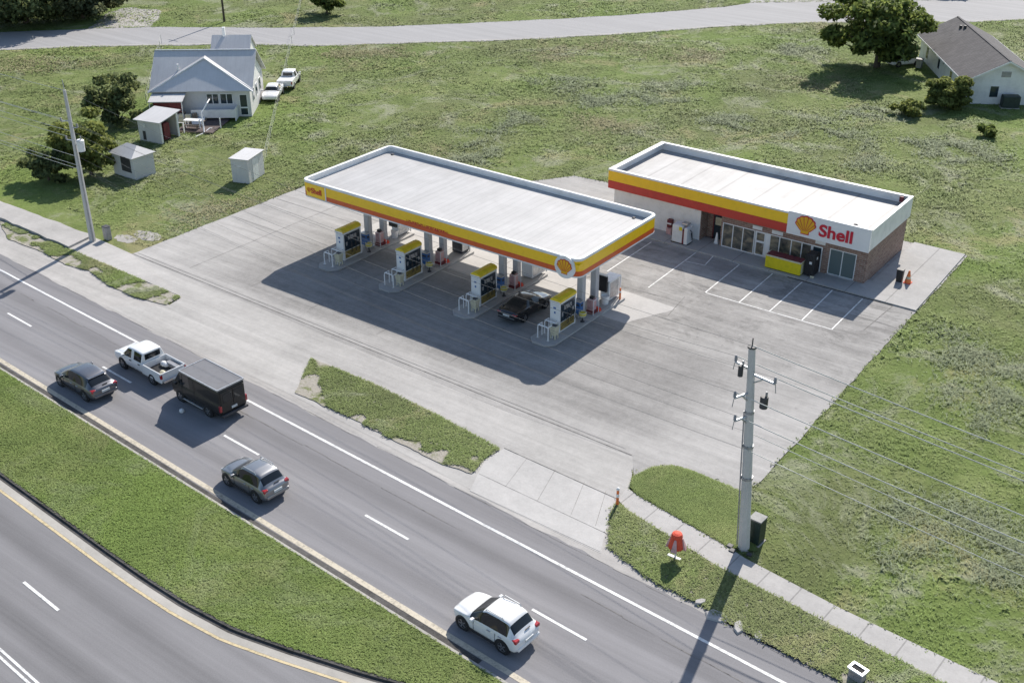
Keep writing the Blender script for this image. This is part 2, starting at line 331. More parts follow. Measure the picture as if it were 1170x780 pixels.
# ------------------------------------------------------------------ mesh helpers
class MB:
    def __init__(s): s.v = []; s.f = []
    def quad(s, *pts):
        b = len(s.v); s.v += [tuple(p) for p in pts]; s.f.append(tuple(range(b, b + len(pts)))); return s
    def box(s, x0, x1, y0, y1, z0, z1):
        b = len(s.v); s.v += [(x, y, z) for z in (z0, z1) for x, y in ((x0, y0), (x1, y0), (x1, y1), (x0, y1))]
        s.f += [tuple(b + i for i in q) for q in ((3, 2, 1, 0), (4, 5, 6, 7), (0, 1, 5, 4), (1, 2, 6, 5), (2, 3, 7, 6), (3, 0, 4, 7))]; return s
    def cbox(s, c, size): return s.box(c[0] - size[0] / 2, c[0] + size[0] / 2, c[1] - size[1] / 2, c[1] + size[1] / 2, c[2], c[2] + size[2])
    def prism(s, poly, z0, z1, top=None, cap=True):
        top = top or poly; n = len(poly); b = len(s.v)
        s.v += [(x, y, z0) for x, y in poly] + [(x, y, z1) for x, y in top]
        for i in range(n): j = (i + 1) % n; s.f.append((b + i, b + j, b + n + j, b + n + i))
        if cap: s.f.append(tuple(range(b + n - 1, b - 1, -1))); s.f.append(tuple(range(b + n, b + 2 * n)))
        return s
    def extr(s, prof, axis, a0, a1):     # profile in the two other axes, pushed along axis
        n = len(prof); b = len(s.v)
        def P(p, a): return {'x': (a, p[0], p[1]), 'y': (p[0], a, p[1]), 'z': (p[0], p[1], a)}[axis]
        s.v += [P(p, a0) for p in prof] + [P(p, a1) for p in prof]
        for i in range(n): j = (i + 1) % n; s.f.append((b + i, b + j, b + n + j, b + n + i))
        s.f.append(tuple(range(b + n - 1, b - 1, -1))); s.f.append(tuple(range(b + n, b + 2 * n))); return s
    def tube(s, pts, r, n=6, r1=None, cap=True):
        pts = [Vector(p) for p in pts]; b = len(s.v); m = len(pts)
        for i, p in enumerate(pts):
            t = (pts[min(i + 1, m - 1)] - pts[max(i - 1, 0)]).normalized()
            a = t.cross(Vector((0, 0, 1)) if abs(t.z) < .95 else Vector((1, 0, 0))).normalized(); c = t.cross(a)
            rr = r if r1 is None else r + (r1 - r) * i / (m - 1)
            for k in range(n): q = p + (a * math.cos(2 * math.pi * k / n) + c * math.sin(2 * math.pi * k / n)) * rr; s.v.append(tuple(q))
        for i in range(m - 1):
            for k in range(n): k2 = (k + 1) % n; s.f.append((b + i * n + k, b + i * n + k2, b + (i + 1) * n + k2, b + (i + 1) * n + k))
        if cap: s.f.append(tuple(range(b + n - 1, b - 1, -1))); s.f.append(tuple(range(b + (m - 1) * n, b + m * n)))
        return s
    def lathe(s, prof, c=(0, 0, 0), n=16, cap=True):
        b = len(s.v); m = len(prof)
        for r, z in prof:
            for k in range(n): a = 2 * math.pi * k / n; s.v.append((c[0] + r * math.cos(a), c[1] + r * math.sin(a), c[2] + z))
        for i in range(m - 1):
            for k in range(n): k2 = (k + 1) % n; s.f.append((b + i * n + k, b + i * n + k2, b + (i + 1) * n + k2, b + (i + 1) * n + k))
        if cap: s.f.append(tuple(range(b + n - 1, b - 1, -1))); s.f.append(tuple(range(b + (m - 1) * n, b + m * n)))
        return s
    def mesh(s, name, mat, smooth=False):
        me = bpy.data.meshes.new(name); me.from_pydata(s.v, [], s.f); me.update()
        bm = bmesh.new(); bm.from_mesh(me); bmesh.ops.recalc_face_normals(bm, faces=bm.faces); bm.to_mesh(me); bm.free()
        if mat: me.materials.append(mat)
        if smooth: me.shade_smooth()
        return me
    def build(s, name, mat, parent=None, bevel=0, smooth=False, loc=None):
        o = bpy.data.objects.new(name, s.mesh(name, mat, smooth)); COL.objects.link(o)
        if parent is not None: o.parent = parent
        if loc is not None: o.location = loc
        if bevel:
            md = o.modifiers.new('bevel', 'BEVEL'); md.width = bevel; md.segments = 2; md.limit_method = 'ANGLE'; md.angle_limit = RAD(40)
        return o
def tag(o, label=None, cat=None, group=None, kind=None):
    if label: o['label'] = label
    if cat: o['category'] = cat
    if group: o['group'] = group
    if kind: o['kind'] = kind
    return o
def thing(name, label, cat, loc=(0, 0, 0), rz=0, group=None, rot=None):
    o = bpy.data.objects.new(name, None); COL.objects.link(o); o.empty_display_size = .3
    o.location = loc; o.rotation_euler = rot or (0, 0, rz); return tag(o, label, cat, group)
def kids(o): return [c for c in bpy.data.objects if c.parent == o]
def copy_thing(o, loc, rz=None, label=None, group=None, parent=None):
    c = o.copy(); COL.objects.link(c)
    if parent is None:
        c.location = loc
        if rz is not None: c.rotation_euler = (0, 0, rz)
        if label: c['label'] = label
        if group: c['group'] = group
    else: c.parent = parent
    for ch in kids(o): copy_thing(ch, None, parent=c)
    return c
def sheet(name, poly, z, mat, kind='structure', parent=None, thick=0):
    mb = MB()
    if thick: mb.prism(poly, z - thick, z)
    else: mb.quad(*[(x, y, z) for x, y in poly])
    o = mb.build(name, mat, parent)
    if kind: tag(o, kind=kind)
    return o
def rough_poly(poly, step=.5, amp=.12, seed=1, keep=()):
    r = random.Random(seed); out = []; n = len(poly)
    for i in range(n):
        a, b = Vector(poly[i][:2]), Vector(poly[(i + 1) % n][:2]); d = b - a; L = d.length
        out.append(tuple(a))
        if i in keep: continue
        nn = Vector((-d.y, d.x)) / L; k = int(L / step); ph = r.uniform(0, 6)
        for j in range(1, k):
            t = j / k; w = amp * (.5 * math.sin(j * .9 + ph) + r.uniform(-.7, .7))
            out.append(tuple(a + d * t + nn * w))
    return out
def round_rect(x0, x1, y0, y1, r, n=6):
    out = []
    for cx, cy, a0 in ((x1 - r, y1 - r, 0), (x0 + r, y1 - r, 90), (x0 + r, y0 + r, 180), (x1 - r, y0 + r, 270)):
        for i in range(n + 1): a = RAD(a0 + 90 * i / n); out.append((cx + r * math.cos(a), cy + r * math.sin(a)))
    return out
def ring(mb, outer, inner, z0, z1):       # closed band between two outlines of equal length
    n = len(outer); b = len(mb.v)
    mb.v += [(x, y, z0) for x, y in outer] + [(x, y, z1) for x, y in outer] + [(x, y, z1) for x, y in inner] + [(x, y, z0) for x, y in inner]
    for i in range(n):
        j = (i + 1) % n
        for k in range(4): k2 = (k + 1) % 4; mb.f.append((b + k * n + i, b + k * n + j, b + k2 * n + j, b + k2 * n + i))
    return mb
def text_mesh(txt, size, depth, bold=.02, spacing=1.0):
    cu = bpy.data.curves.new('lettering', 'FONT'); cu.body = txt; cu.size = size; cu.extrude = depth; cu.offset = bold; cu.space_character = spacing
    o = bpy.data.objects.new('tmp', cu); COL.objects.link(o)
    dg = bpy.context.evaluated_depsgraph_get(); me = bpy.data.meshes.new_from_object(o.evaluated_get(dg))
    bpy.data.objects.remove(o); return me
def scallop(parent, loc, rot, R, dep=.03):
    """scallop-shell emblem standing in the local x/z plane, facing -y"""
    def fan(k, a=100, lobes=7, per=8):
        pts = []
        for i in range(lobes * per + 1):
            t = -a + 2 * a * i / (lobes * per); f = (i % per) / per
            r = R * k * (.93 + .07 * math.sin(math.pi * f)); r *= 1 - .1 * (abs(t) / a) ** 3
            pts.append((r * math.sin(RAD(t)) * 1.06, r * math.cos(RAD(t)) * .92))
        return pts
    def outline(k):
        p = fan(k); foot = R * .36 * k
        return p + [(R * .5 * k, -R * .52 * k), (foot + R * .04, -R * .55 * k), (foot + R * .03, -R * .86 * k), (-foot - R * .03, -R * .86 * k), (-foot - R * .04, -R * .55 * k), (-R * .5 * k, -R * .52 * k)]
    def lay(name, mat, pts, y0, y1, par):
        o = MB().extr(pts, 'y', y0, y1).build(name, mat, par); return o
    e = lay('emblem', M['deep_red'] if R > .7 else M['red'], outline(1), -dep, 0, parent); e.location = loc; e.rotation_euler = rot
    lay('emblem_field', M['amber'], outline(.9), -dep - .012, -dep, e)
    mb = MB()
    for i in range(1, 7):
        t = RAD(-100 + 200 * i / 7); c, sn_ = math.cos(t), math.sin(t); L = R * .86
        tip = (L * sn_ * 1.06, L * c * .92); bx = R * .22 * (i - 3.5) / 3; by = -R * .5; d = Vector((tip[0] - bx, tip[1] - by)).normalized(); nx, nz = -d.y, d.x
        w0, w1 = R * .016, R * .034
        mb.extr([(bx + nx * w0, by + nz * w0), (bx - nx * w0, by - nz * w0), (tip[0] - nx * w1, tip[1] - nz * w1), (tip[0] + nx * w1, tip[1] + nz * w1)], 'y', -dep - .02 - .001 * i, -dep - .011)
    mb.build('emblem_ribs', M['red'], e)
    return e

# ------------------------------------------------------------------ vehicles
def loft_car(root, st, wins, paint_m, levels=2, sub='body', under=None, crease=0.0):
    """st: stations rear->front (x, z_bottom, half_width, z_belt, z_roof, half_roof); wins: {part: [(strip, i, j)]}"""
    prof = []
    for x, zb, w, zt, zr, wr in st:
        h = zt - zb
        prof.append([(0, zb), (w * .86, zb), (w * .97, zb + h * .14), (w, zb + h * .5), (w * .985, zb + h * .86), (w * .93, zt), (wr, zr - .05), (wr * .84, zr - .004), (0, zr + .012)])
    NP = 9; bm = bmesh.new(); L = []; Rr = []
    for (x, *_), p in zip(st, prof):
        l = [bm.verts.new((x, y, z)) for y, z in p]; r = [l[0]] + [bm.verts.new((x, -y, z)) for y, z in p[1:-1]] + [l[-1]]
        L.append(l); Rr.append(r)
    parts = list(wins); cr = bm.edges.layers.float.new('crease_edge')
    def which(k, i):
        for a, name in enumerate(parts):
            for s_, i0, i1 in wins[name]:
                if k in (s_ if isinstance(s_, tuple) else (s_,)) and i0 <= i < i1: return a + 1
        return 0
    for i in range(len(st) - 1):
        for k in range(NP - 1):
            mi = which(k, i)
            for side, flip in ((L, False), (Rr, True)):
                q = [side[i][k], side[i + 1][k], side[i + 1][k + 1], side[i][k + 1]]
                f = bm.faces.new(q[::-1] if not flip else q); f.material_index = mi; f.smooth = True
    for i, fl in ((0, 1), (len(st) - 1, 0)):
        for k in range(NP - 1):
            q = [L[i][k], L[i][k + 1], Rr[i][k + 1], Rr[i][k]]; q = list(dict.fromkeys(q))
            f = bm.faces.new(q if fl else q[::-1]); f.smooth = True
    for i in range(len(st) - 1):
        for side in (L, Rr):
            for k, c in ((5, .45), (6, .35), (1, .5)):
                e = bm.edges.get((side[i][k], side[i + 1][k]))
                if e: e[cr] = c + crease
    bmesh.ops.recalc_face_normals(bm, faces=bm.faces)
    me = bpy.data.meshes.new('tmp'); bm.to_mesh(me); bm.free()
    for _ in range(len(parts) + 1): me.materials.append(None)
    o = bpy.data.objects.new('tmp', me); COL.objects.link(o); md = o.modifiers.new('s', 'SUBSURF'); md.levels = levels; md.render_levels = levels
    dg = bpy.context.evaluated_depsgraph_get(); ev = bpy.data.meshes.new_from_object(o.evaluated_get(dg)); bpy.data.objects.remove(o)
    for a, name in enumerate([sub] + parts):
        src = bmesh.new(); src.from_mesh(ev); bmesh.ops.delete(src, geom=[f for f in src.faces if f.material_index != a], context='FACES')
        src.faces.ensure_lookup_table(); src.faces.index_update()
        todo = set(src.faces); comps = []
        while todo:
            st_ = [todo.pop()]; cur = []
            while st_:
                f = st_.pop(); cur.append(f)
                for e in f.edges:
                    for g in e.link_faces:
                        if g in todo: todo.remove(g); st_.append(g)
            comps.append(cur)
        for cur in (comps if a else [list(src.faces)]):
            vm = {}; vs_, fs_ = [], []
            for f in cur:
                for v in f.verts:
                    if v not in vm: vm[v] = len(vs_); vs_.append(tuple(v.co))
                fs_.append(tuple(vm[v] for v in f.verts))
            m2 = bpy.data.meshes.new(name); m2.from_pydata(vs_, [], fs_); m2.shade_smooth(); m2.materials.append(paint_m if a == 0 else M['glass'])
            ob = bpy.data.objects.new(name.split('.')[0], m2); COL.objects.link(ob); ob.parent = root
        src.free()
def wheel_mesh(r, w):
    t = MB().lathe([(r * .62, -w / 2), (r * .93, -w / 2), (r, -w / 2 + .035), (r, w / 2 - .035), (r * .93, w / 2), (r * .66, w / 2), (r * .62, w * .2)], n=24, cap=False)
    g = MB().lathe([(.01, w * .28), (r * .62, w * .3), (r * .66, w * .46), (r * .63, w * .46), (r * .6, w * .33), (.02, w * .32)], n=24)
    for k in range(5):
        a = 2 * math.pi * k / 5; c, s_ = math.cos(a), math.sin(a); w2 = r * .1
        g.prism([(c * .03 - s_ * w2, s_ * .03 + c * w2), (c * .03 + s_ * w2, s_ * .03 - c * w2), (c * r * .64 + s_ * w2 * .7, s_ * r * .64 - c * w2 * .7), (c * r * .64 - s_ * w2 * .7, s_ * r * .64 + c * w2 * .7)], w * .3, w * .47)
    return t.mesh('tyre', M['rubber'], False), g.mesh('rim', M['rim'], False)
def add_wheels(root, xs, half, r=.36, w=.24, arch=True):
    tm, gm = wheel_mesh(r, w)
    for x in xs:
        for sd in (1, -1):
            if arch:
                a = MB().lathe([(r * 1.17, -.09), (r * 1.17, .03)], n=24).build('wheel_arch', M['black'], root)
                a.location = (x, sd * (half - .035), r * 1.03); a.rotation_euler = (-sd * math.pi / 2, 0, 0)
            h = bpy.data.objects.new('wheel', None); COL.objects.link(h); h.parent = root; h.empty_display_size = .1
            h.location = (x, sd * (half - w / 2 + .015), r); h.rotation_euler = (-sd * math.pi / 2, 0, 0)
            for nm, me in (('tyre', tm), ('rim', gm)):
                q = bpy.data.objects.new(nm, me); COL.objects.link(q); q.parent = h
def part(root, name, mat, boxes, bevel=.015):
    # boxes that touch make one mesh, boxes standing apart become separate parts of the same name
    grp = list(range(len(boxes)))
    def hit(a, b, e=.012): return all(a[2 * i] <= b[2 * i + 1] + e and b[2 * i] <= a[2 * i + 1] + e for i in range(3))
    for i in range(len(boxes)):
        for j in range(i):
            if hit(boxes[i], boxes[j]) and grp[i] != grp[j]: a, b = grp[i], grp[j]; grp = [b if g == a else g for g in grp]
    out = None
    for g in dict.fromkeys(grp):
        mb = MB()
        for b, k in zip(boxes, grp):
            if k == g: mb.box(*b)
        o = mb.build(name, mat, root, bevel); out = out or o
    return out
def mirrors(root, x, half, z, mat):
    for sd in (1, -1):
        a, b = sorted((sd * (half - .03), sd * (half + .2)))
        part(root, 'wing_mirror', mat, [(x - .06, x + .1, a, b, z, z + .15)], .04)

def suv(name, label, cat, mat, L=4.6, W=1.86, H=1.68, wb=2.6, coupe=0., loc=(0, 0, 0), rz=0, group=None, rails=False, dark_lower=None, spoiler=False):
    root = thing(name, label, cat, loc, rz, group); h = W / 2; f = L / 2; B = 1.02 * H / 1.68; sx = f - 2.05
    st = [(-f, .50, h * .74, .80, .84, h * .62), (-f + .07, .38, h * .9, .93, .98, h * .68), (-f + .2, .33, h * .985, B - .02, B + .06, h * .72),
          (-f + .26 , .30, h, B, B + .12, h * .73), (-f + .62 + coupe * .5, .27, h, B, H - .07 - coupe * .12, h * .67), (-f + .74 + coupe * .5, .26, h, B, H - .03 - coupe * .1, h * .675), (-f + 1.15 + coupe * .3, .25, h, B, H - coupe * .03, h * .69), (sx - .78, .25, h, B - .01, H + .01, h * .69),
          (sx - .66, .25, h, B - .01, H + .01, h * .69), (sx, .25, h, B - .03, H - .05, h * .67), (sx + .08, .25, h, B - .03, H - .08, h * .66), (sx + .95, .26, h, B - .07, B + .03, h * .8), (sx + 1.03, .26, h, B - .08, B - .02, h * .8),
          (f - .42, .3, h * .97, B - .14, B - .06, h * .6), (f - .14, .34, h * .84, B - .26, B - .19, h * .5), (f, .42, h * .58, .64, .66, h * .36)]
    loft_car(root, st, {'rear_window': [((6, 7), 3, 4)], 'windscreen': [((6, 7), 10, 11)], 'side_window': [(5, 4, 11)]}, mat)
    add_wheels(root, (-wb / 2, wb / 2), h, .36)
    part(root, 'tail_light', M['tail'], [(-f + .06, -f + .34, h * .62, h * .93, B - .16, B + .02)], .04)
    part(root, 'tail_light', M['tail'], [(-f + .06, -f + .34, -h * .93, -h * .62, B - .16, B + .02)], .04)
    for sd in (1, -1):
        a, b = sorted((sd * h * .48, sd * h * .84)); part(root, 'headlight', M['lamp'], [(f - .42, f - .16, a, b, B - .36, B - .22)], .05)
    part(root, 'bumper', dark_lower or mat, [(-f - .03, -f + .16, -h * .82, h * .82, .4, .62)], .06)
    part(root, 'number_plate', M['plate'], [(-f - .015 - .03, -f + .05, -.26, .26, .68, .82)], .005)
    part(root, 'wiper', M['black'], [(-f + .18, -f + .22, -.3, .05, B + .1, B + .13)], .005)
    mirrors(root, sx + .52, h, B - .04, mat)
    part(root, 'door_handle', M['chrome'], [(x, x + .2, sd * h - .02, sd * h + .025, B - .16, B - .12) for x in (sx - 1.1, sx - .45) for sd in (1, -1)], .01)
    for sd in (1, -1):
        for x in (sx - .72, sx + .55): part(root, 'door_gap', M['black'], [(x, x + .014, *sorted((sd * h * .99, sd * (h + .004))), .42, B - .1)], 0)
    part(root, 'sill', M['black'] , [(-wb / 2 + .42, wb / 2 - .42, sd * h - .04, sd * h + .012, .24, .33) for sd in (1, -1)], .02)
    if rails:
        for sd in (1, -1): MB().tube([(-f + .95, sd * h * .66, H - .06), (-f + 1.05, sd * h * .66, H + .045), (sx - .05, sd * h * .66, H + .05), (sx + .05, sd * h * .66, H - .06)], .022).build('roof_rail', M['galv'], root)
    if spoiler: part(root, 'spoiler', mat, [(-f + .52 + coupe * .5, -f + .8 + coupe * .5, -h * .62, h * .62, H - .09 - coupe * .12, H - .045 - coupe * .1)], .02)
    return root

def sedan(name, label, cat, mat, L=4.6, W=1.8, H=1.4, wb=2.6, loc=(0, 0, 0), rz=0, group=None):
    root = thing(name, label, cat, loc, rz, group); h = W / 2; f = L / 2; B = .92
    st = [(-f, .46, h * .7, .72, .75, h * .55), (-f + .08, .34, h * .88, .86, .89, h * .62), (-f + .3, .28, h * .97, B, B + .05, h * .68), (-f + .62, .26, h, B, B + .07, h * .72),
          (-f + .72, .25, h, B, B + .1, h * .74), (-f + 1.5, .24, h, B, H - .05, h * .62), (-f + 1.6, .24, h, B, H - .02, h * .63), (-.2, .23, h, B - .01, H, h * .645), (-.08, .23, h, B - .01, H, h * .645),
          (.35, .23, h, B - .02, H - .05, h * .63), (.43, .23, h, B - .02, H - .08, h * .625), (1.1, .24, h, B - .05, B + .03, h * .75), (1.2, .24, h, B - .06, B - .01, h * .77),
          (f - .4, .27, h * .97, B - .14, B - .1, h * .66), (f - .12, .3, h * .87, B - .24, B - .2, h * .58), (f, .4, h * .68, .6, .62, h * .48)]
    loft_car(root, st, {'rear_window': [((6, 7), 4, 5)], 'windscreen': [((6, 7), 10, 11)], 'side_window': [(5, 5, 11)]}, mat)
    add_wheels(root, (-wb / 2, wb / 2), h, .33, .22)
    for sd in (1, -1):
        a, b = sorted((sd * h * .45, sd * h * .9)); part(root, 'tail_light', M['tail'], [(-f + .04, -f + .22, a, b, .7, .82)], .04)
        a, b = sorted((sd * h * .5, sd * h * .86)); part(root, 'headlight', M['lamp'], [(f - .34, f - .08, a, b, B - .36, B - .24)], .05)
    part(root, 'number_plate', M['plate'], [(-f - .02, -f + .05, -.26, .26, .6, .72)], .005)
    part(root, 'bumper', mat, [(-f - .03, -f + .14, -h * .78, h * .78, .36, .56)], .06)
    part(root, 'door_handle', M['chrome'], [(x, x + .18, sd * h - .02, sd * h + .02, B - .13, B - .1) for x in (-.7, .2) for sd in (1, -1)], .01)
    mirrors(root, .78, h, B - .04, mat); return root

def pickup(name, label, cat, mat, loc, rz, L=5.3, W=1.86, H=1.72, wb=3.2, cover=False, group=None, junk=True):
    root = thing(name, label, cat, loc, rz, group); h = W / 2; f = L / 2; B = 1.08; cb = -.55
    st = [(cb, .4, h, B, H - .06, h * .72), (cb + .06, .38, h, B, H - .03, h * .735), (cb + .16, .36, h, B, H, h * .74), (.42, .34, h, B - .01, H + .01, h * .745), (.52, .34, h, B - .01, H + .01, h * .745),
          (.98, .34, h, B - .02, H - .05, h * .73), (1.06, .34, h, B - .02, H - .08, h * .72), (1.55, .34, h, B - .03, B + .05, h * .8), (1.64, .34, h, B - .03, B, h * .82),
          (f - .3, .36, h * .98, B - .12, B - .07, h * .72), (f - .06, .4, h * .9, B - .24, B - .2, h * .66), (f, .46, h * .78, .74, .76, h * .58)]
    loft_car(root, st, {'windscreen': [((6, 7), 6, 7)], 'side_window': [(5, 1, 3), (5, 4, 7)]}, mat, sub='cab')
    part(root, 'rear_window', M['glass'], [(cb - .012, cb + .05, -h * .6, h * .6, B + .12, H - .14)], .02)
    bed = MB(); t = .09; z0, z1 = .5, 1.1
    bed.box(-f + .02, cb - .03, h - t, h - .003, .42, z1); bed.box(-f + .02, cb - .03, -h + .003, -h + t, .42, z1)
    bed.box(-f + .02 + .001, cb - .03 - .001, -h + t, h - t, .5, .62); bed.box(cb - .1, cb - .032, -h + t, h - t, .62, z1 - .003)
    bed.build('cargo_bed', mat, root, .03)
    tg = part(root, 'tailgate', mat, [(-f, -f + .075, -h + t + .01, h - t - .01, .55, z1 - .005)], .02)
    if cover: part(root, 'bed_cover', M['white'], [(-f + .1, cb - .12, -h + .1, h - .1, z1 - .05, z1 + .03)], .02)
    else:
        part(root, 'bed_liner', M['black'], [(-f + .1, cb - .105, -h + t + .005, h - t - .005, .622, .66)], .01)
    add_wheels(root, (-wb / 2, wb / 2), h, .37)
    for sd in (1, -1):
        a, b = sorted((sd * (h - .13), sd * (h + .006))); part(root, 'tail_light', M['tail'], [(-f - .01, -f + .14, a, b, .72, 1.0)], .02)
        a, b = sorted((sd * h * .55, sd * h * .85)); part(root, 'headlight', M['lamp'], [(f - .22, f - .03, a, b, B - .34, B - .2)], .03)
    part(root, 'bumper', M['chrome'], [(-f - .14, -f - .01, -h * .9, h * .9, .45, .62)], .03)
    part(root, 'number_plate', M['plate'], [(-f - .155, -f - .13, -.2, .2, .48, .6)], .004)
    part(root, 'door_handle', M['black'], [(x, x + .2, sd * h - .02, sd * h + .025, B - .15, B - .1) for x in (-.42, .5) for sd in (1, -1)], .01)
    mirrors(root, 1.25, h, B - .02, mat); return root

def van(name, label, cat, loc, rz):
    root = thing(name, label, cat, loc, rz); mat = M['van_black']; h = 1.0; r0, r1 = -2.55, 1.25; H = 2.2; B = 1.2
    st = [(-2.6, .5, h * .9, B, H - .12, h * .88), (-2.56, .42, h * .98, B, H - .06, h * .93), (-2.4, .36, h, B, H - .02, h * .95), (-.8, .36, h, B, H - .01, h * .96), (.1, .36, h, B, H - .01, h * .96), (.2, .36, h, B, H - .01, h * .96), (1.15, .36, h, B, H - .03, h * .94), (1.3, .36, h, B - .01, H - .1, h * .92),
          (1.95, .36, h, B - .05, B + .06, h * .85), (2.05, .36, h, B - .06, B, h * .85), (2.2, .4, h * .95, B - .2, B - .16, h * .75), (2.32, .48, h * .82, .8, .82, h * .6)]
    loft_car(root, st, {'windscreen': [((6, 7), 7, 8)], 'side_window': [(5, 5, 7)]}, mat, crease=.5)
    mb = MB().prism(round_rect(r0, r1 - .05, -h * .97, h * .97, .06, 3), H - .06, H + .01); mb.build('roof_panel', M['van_roof'], root, .01)
    rim = MB(); ring(rim, round_rect(r0 - .015, r1 - .035, -h * .985, h * .985, .07, 3), round_rect(r0 + .05, r1 - .1, -h * .92, h * .92, .05, 3), H - .05, H + .035); rim.build('roof_rim', M['galv'], root)
    part(root, 'rear_door', mat, [(-2.64, -2.58, .015, h * .86, .6, H - .2), (-2.64, -2.58, -h * .86, -.015, .6, H - .2)], .02)
    part(root, 'rear_window', M['glass'], [(-2.655, -2.63, .1, h * .72, 1.3, 1.85), (-2.655, -2.63, -h * .72, -.1, 1.3, 1.85)], .01)
    for sd in (1, -1):
        a, b = sorted((sd * h * .84, sd * h * .99)); part(root, 'tail_light', M['tail'], [(-2.645, -2.5, a, b, .75, 1.15)], .02)
    part(root, 'bumper', M['dark'], [(-2.78, -2.6, -h * .92, h * .92, .4, .56)], .04)
    part(root, 'number_plate', M['plate'], [(-2.66, -2.635, -.22, .18, .72, .88)], .004)
    part(root, 'running_board', M['galv'], [(-.95, .95, h - .03, h + .09, .36, .42), (-.95, .95, -h - .09, -h + .03, .36, .42)], .02)
    part(root, 'door_gap', M['dark'], [(x, x + .02, sd * h - .01, sd * h + .006, .5, 1.95) for x in (-.1, 1.1) for sd in (1, -1)], 0)
    add_wheels(root, (-1.36, 1.36), h, .37); mirrors(root, 1.5, h, B, M['black']); return root

# ------------------------------------------------------------------ plants
def leaf_cloud(mb_v, mb_f, centre, rad, n, size, r, shell=.55, flat=1.0):
    for _ in range(n):
        d = Vector((r.gauss(0, 1), r.gauss(0, 1), r.gauss(0, 1))).normalized(); k = shell + (1 - shell) * r.random() ** .7
        p = Vector(centre) + Vector((d.x * rad[0], d.y * rad[1], d.z * rad[2])) * k
        s_ = size * r.uniform(.6, 1.35); nrm = (d * .6 + Vector((r.gauss(0, .6), r.gauss(0, .6), r.gauss(.35, .6)))).normalized()
        a = nrm.cross(Vector((r.gauss(0, 1), r.gauss(0, 1), r.gauss(0, 1)))).normalized() * s_; c = nrm.cross(a) * .55
        b = len(mb_v); mb_v += [tuple(p - a), tuple(p + c), tuple(p + a), tuple(p - c)]; mb_f.append((b, b + 1, b + 2, b + 3))
def tree(name, label, cat, loc, height, rad, mat, seed, leaf=.3, n=5000, lobes=16, trunk_r=.25, bare=.25, skew=(0, 0), group=None, squash=.85):
    r = random.Random(seed); root = thing(name, label, cat, loc, 0, group)
    ch = height * (1 - bare); cz = height * bare + ch / 2; V, F = [], []; tips = []
    for i in range(lobes):
        a = 2.4 * i + r.uniform(-.6, .6); zz = -.9 + 1.8 * (i + .5) / lobes; rr = math.sqrt(max(.1, 1 - (zz * .9) ** 2)) * r.uniform(.45, 1.0)
        c = (rad * rr * math.cos(a) + skew[0] * r.random(), rad * rr * math.sin(a) + skew[1] * r.random(), cz + zz * ch / 2 * .8 + r.uniform(-.1, .1) * ch)
        lr = rad * r.uniform(.18, .42); tips.append(c)
        leaf_cloud(V, F, c, (lr, lr, lr * squash * .65), int(n / lobes * (lr / rad / .3) ** 1.5), leaf, r, .4)
    leaf_cloud(V, F, (0, 0, cz), (rad * .72, rad * .72, ch * .36), n // 5, leaf, r, .3)
    me = bpy.data.meshes.new('crown'); me.from_pydata(V, [], F); me.materials.append(mat)
    o = bpy.data.objects.new('crown', me); COL.objects.link(o); o.parent = root
    mb = MB().tube([(0, 0, -.1), (.05, .02, height * .25), (.0, .1, height * .55), (.1, 0, height * .8)], trunk_r, 9, trunk_r * .3)
    for c in tips[::2]: mb.tube([(0, .03, height * r.uniform(.22, .45)), (c[0] * .5, c[1] * .5, c[2] * .8), c], trunk_r * .38, 5, .03)
    mb.build('trunk', M['bark'], root); return root
# ================================================================== ground, roads, paving
def P2(s, n): h = hw(s, n); return (h[0], h[1])
sheet('ground', [(-2000, -1500), (1500, -1500), (1500, 2500), (-2000, 2500)], -.03, M['grass'])
# carriageways
sheet('highway', [P2(-420, 27.2), P2(120, 27.2), P2(120, 36.75)] + rough_poly([P2(120, 36.75), P2(-420, 36.85)], 1.2, .1, 3)[1:-1] + [P2(-420, 36.85)], 0, M['road'])
sheet('lower_carriageway', [P2(-420, -6), P2(120, -6), P2(120, 27.19), P2(-23, 27.19), P2(-23.2, 26), P2(-28.2, 23.6), P2(-34.8, 21.6), P2(-43, 21.2), P2(-420, 21.2)], -.004, M['road_low'])
def Gs(s):   # lower grass edge of the median, where the turning bay eats into it
    xs = [-400, -44, -41, -38, -34.8, -31.9, -28.2, -25, -22.6]; ys = [21.48, 21.48, 21.52, 21.66, 22.05, 22.85, 24.0, 25.2, 26.3]
    return float(np.interp(s, xs, ys))
ss = [-400, -200, -120, -80, -60, -50, -44] + [-43 + .8 * i for i in range(26)]
low = [P2(s, Gs(s)) for s in ss]; 
med_poly = low + [P2(-22, 26.8), P2(-22.4, 27.28)] + [P2(s, 27.28) for s in (-60, -120, -400)]
sheet('median_verge', rough_poly(med_poly, .35, .05, 5), .09, M['verge'])
def band_strip(name, f0, f1, z0, z1, mat, sl):
    mb = MB()
    for a, b in zip(sl, sl[1:]):
        p = [P2(a, f0(a)), P2(b, f0(b)), P2(b, f1(b)), P2(a, f1(a))]
        if z1 > z0: mb.prism(p, z0, z1)
        else: mb.quad(*[(x, y, z0) for x, y in p])
    return tag(mb.build(name, mat), kind='structure')
sl2 = [-400, -200, -120, -80, -60, -50, -44] + [-43 + .8 * i for i in range(26)]
band_strip('median_kerb', lambda s: Gs(s) - .15, lambda s: Gs(s) + .02, -.01, .09, M['dirt_and_shade'], sl2)  # kerb coloured dark to paint the shadow along the grass edge
band_strip('kerb_grime_and_shade', lambda s: Gs(s) - .36, lambda s: Gs(s) - .155, .006, .006, M['dirt_and_shade'], sl2)  # the kerb's shadow painted as a dark strip; the upper strip is dirt
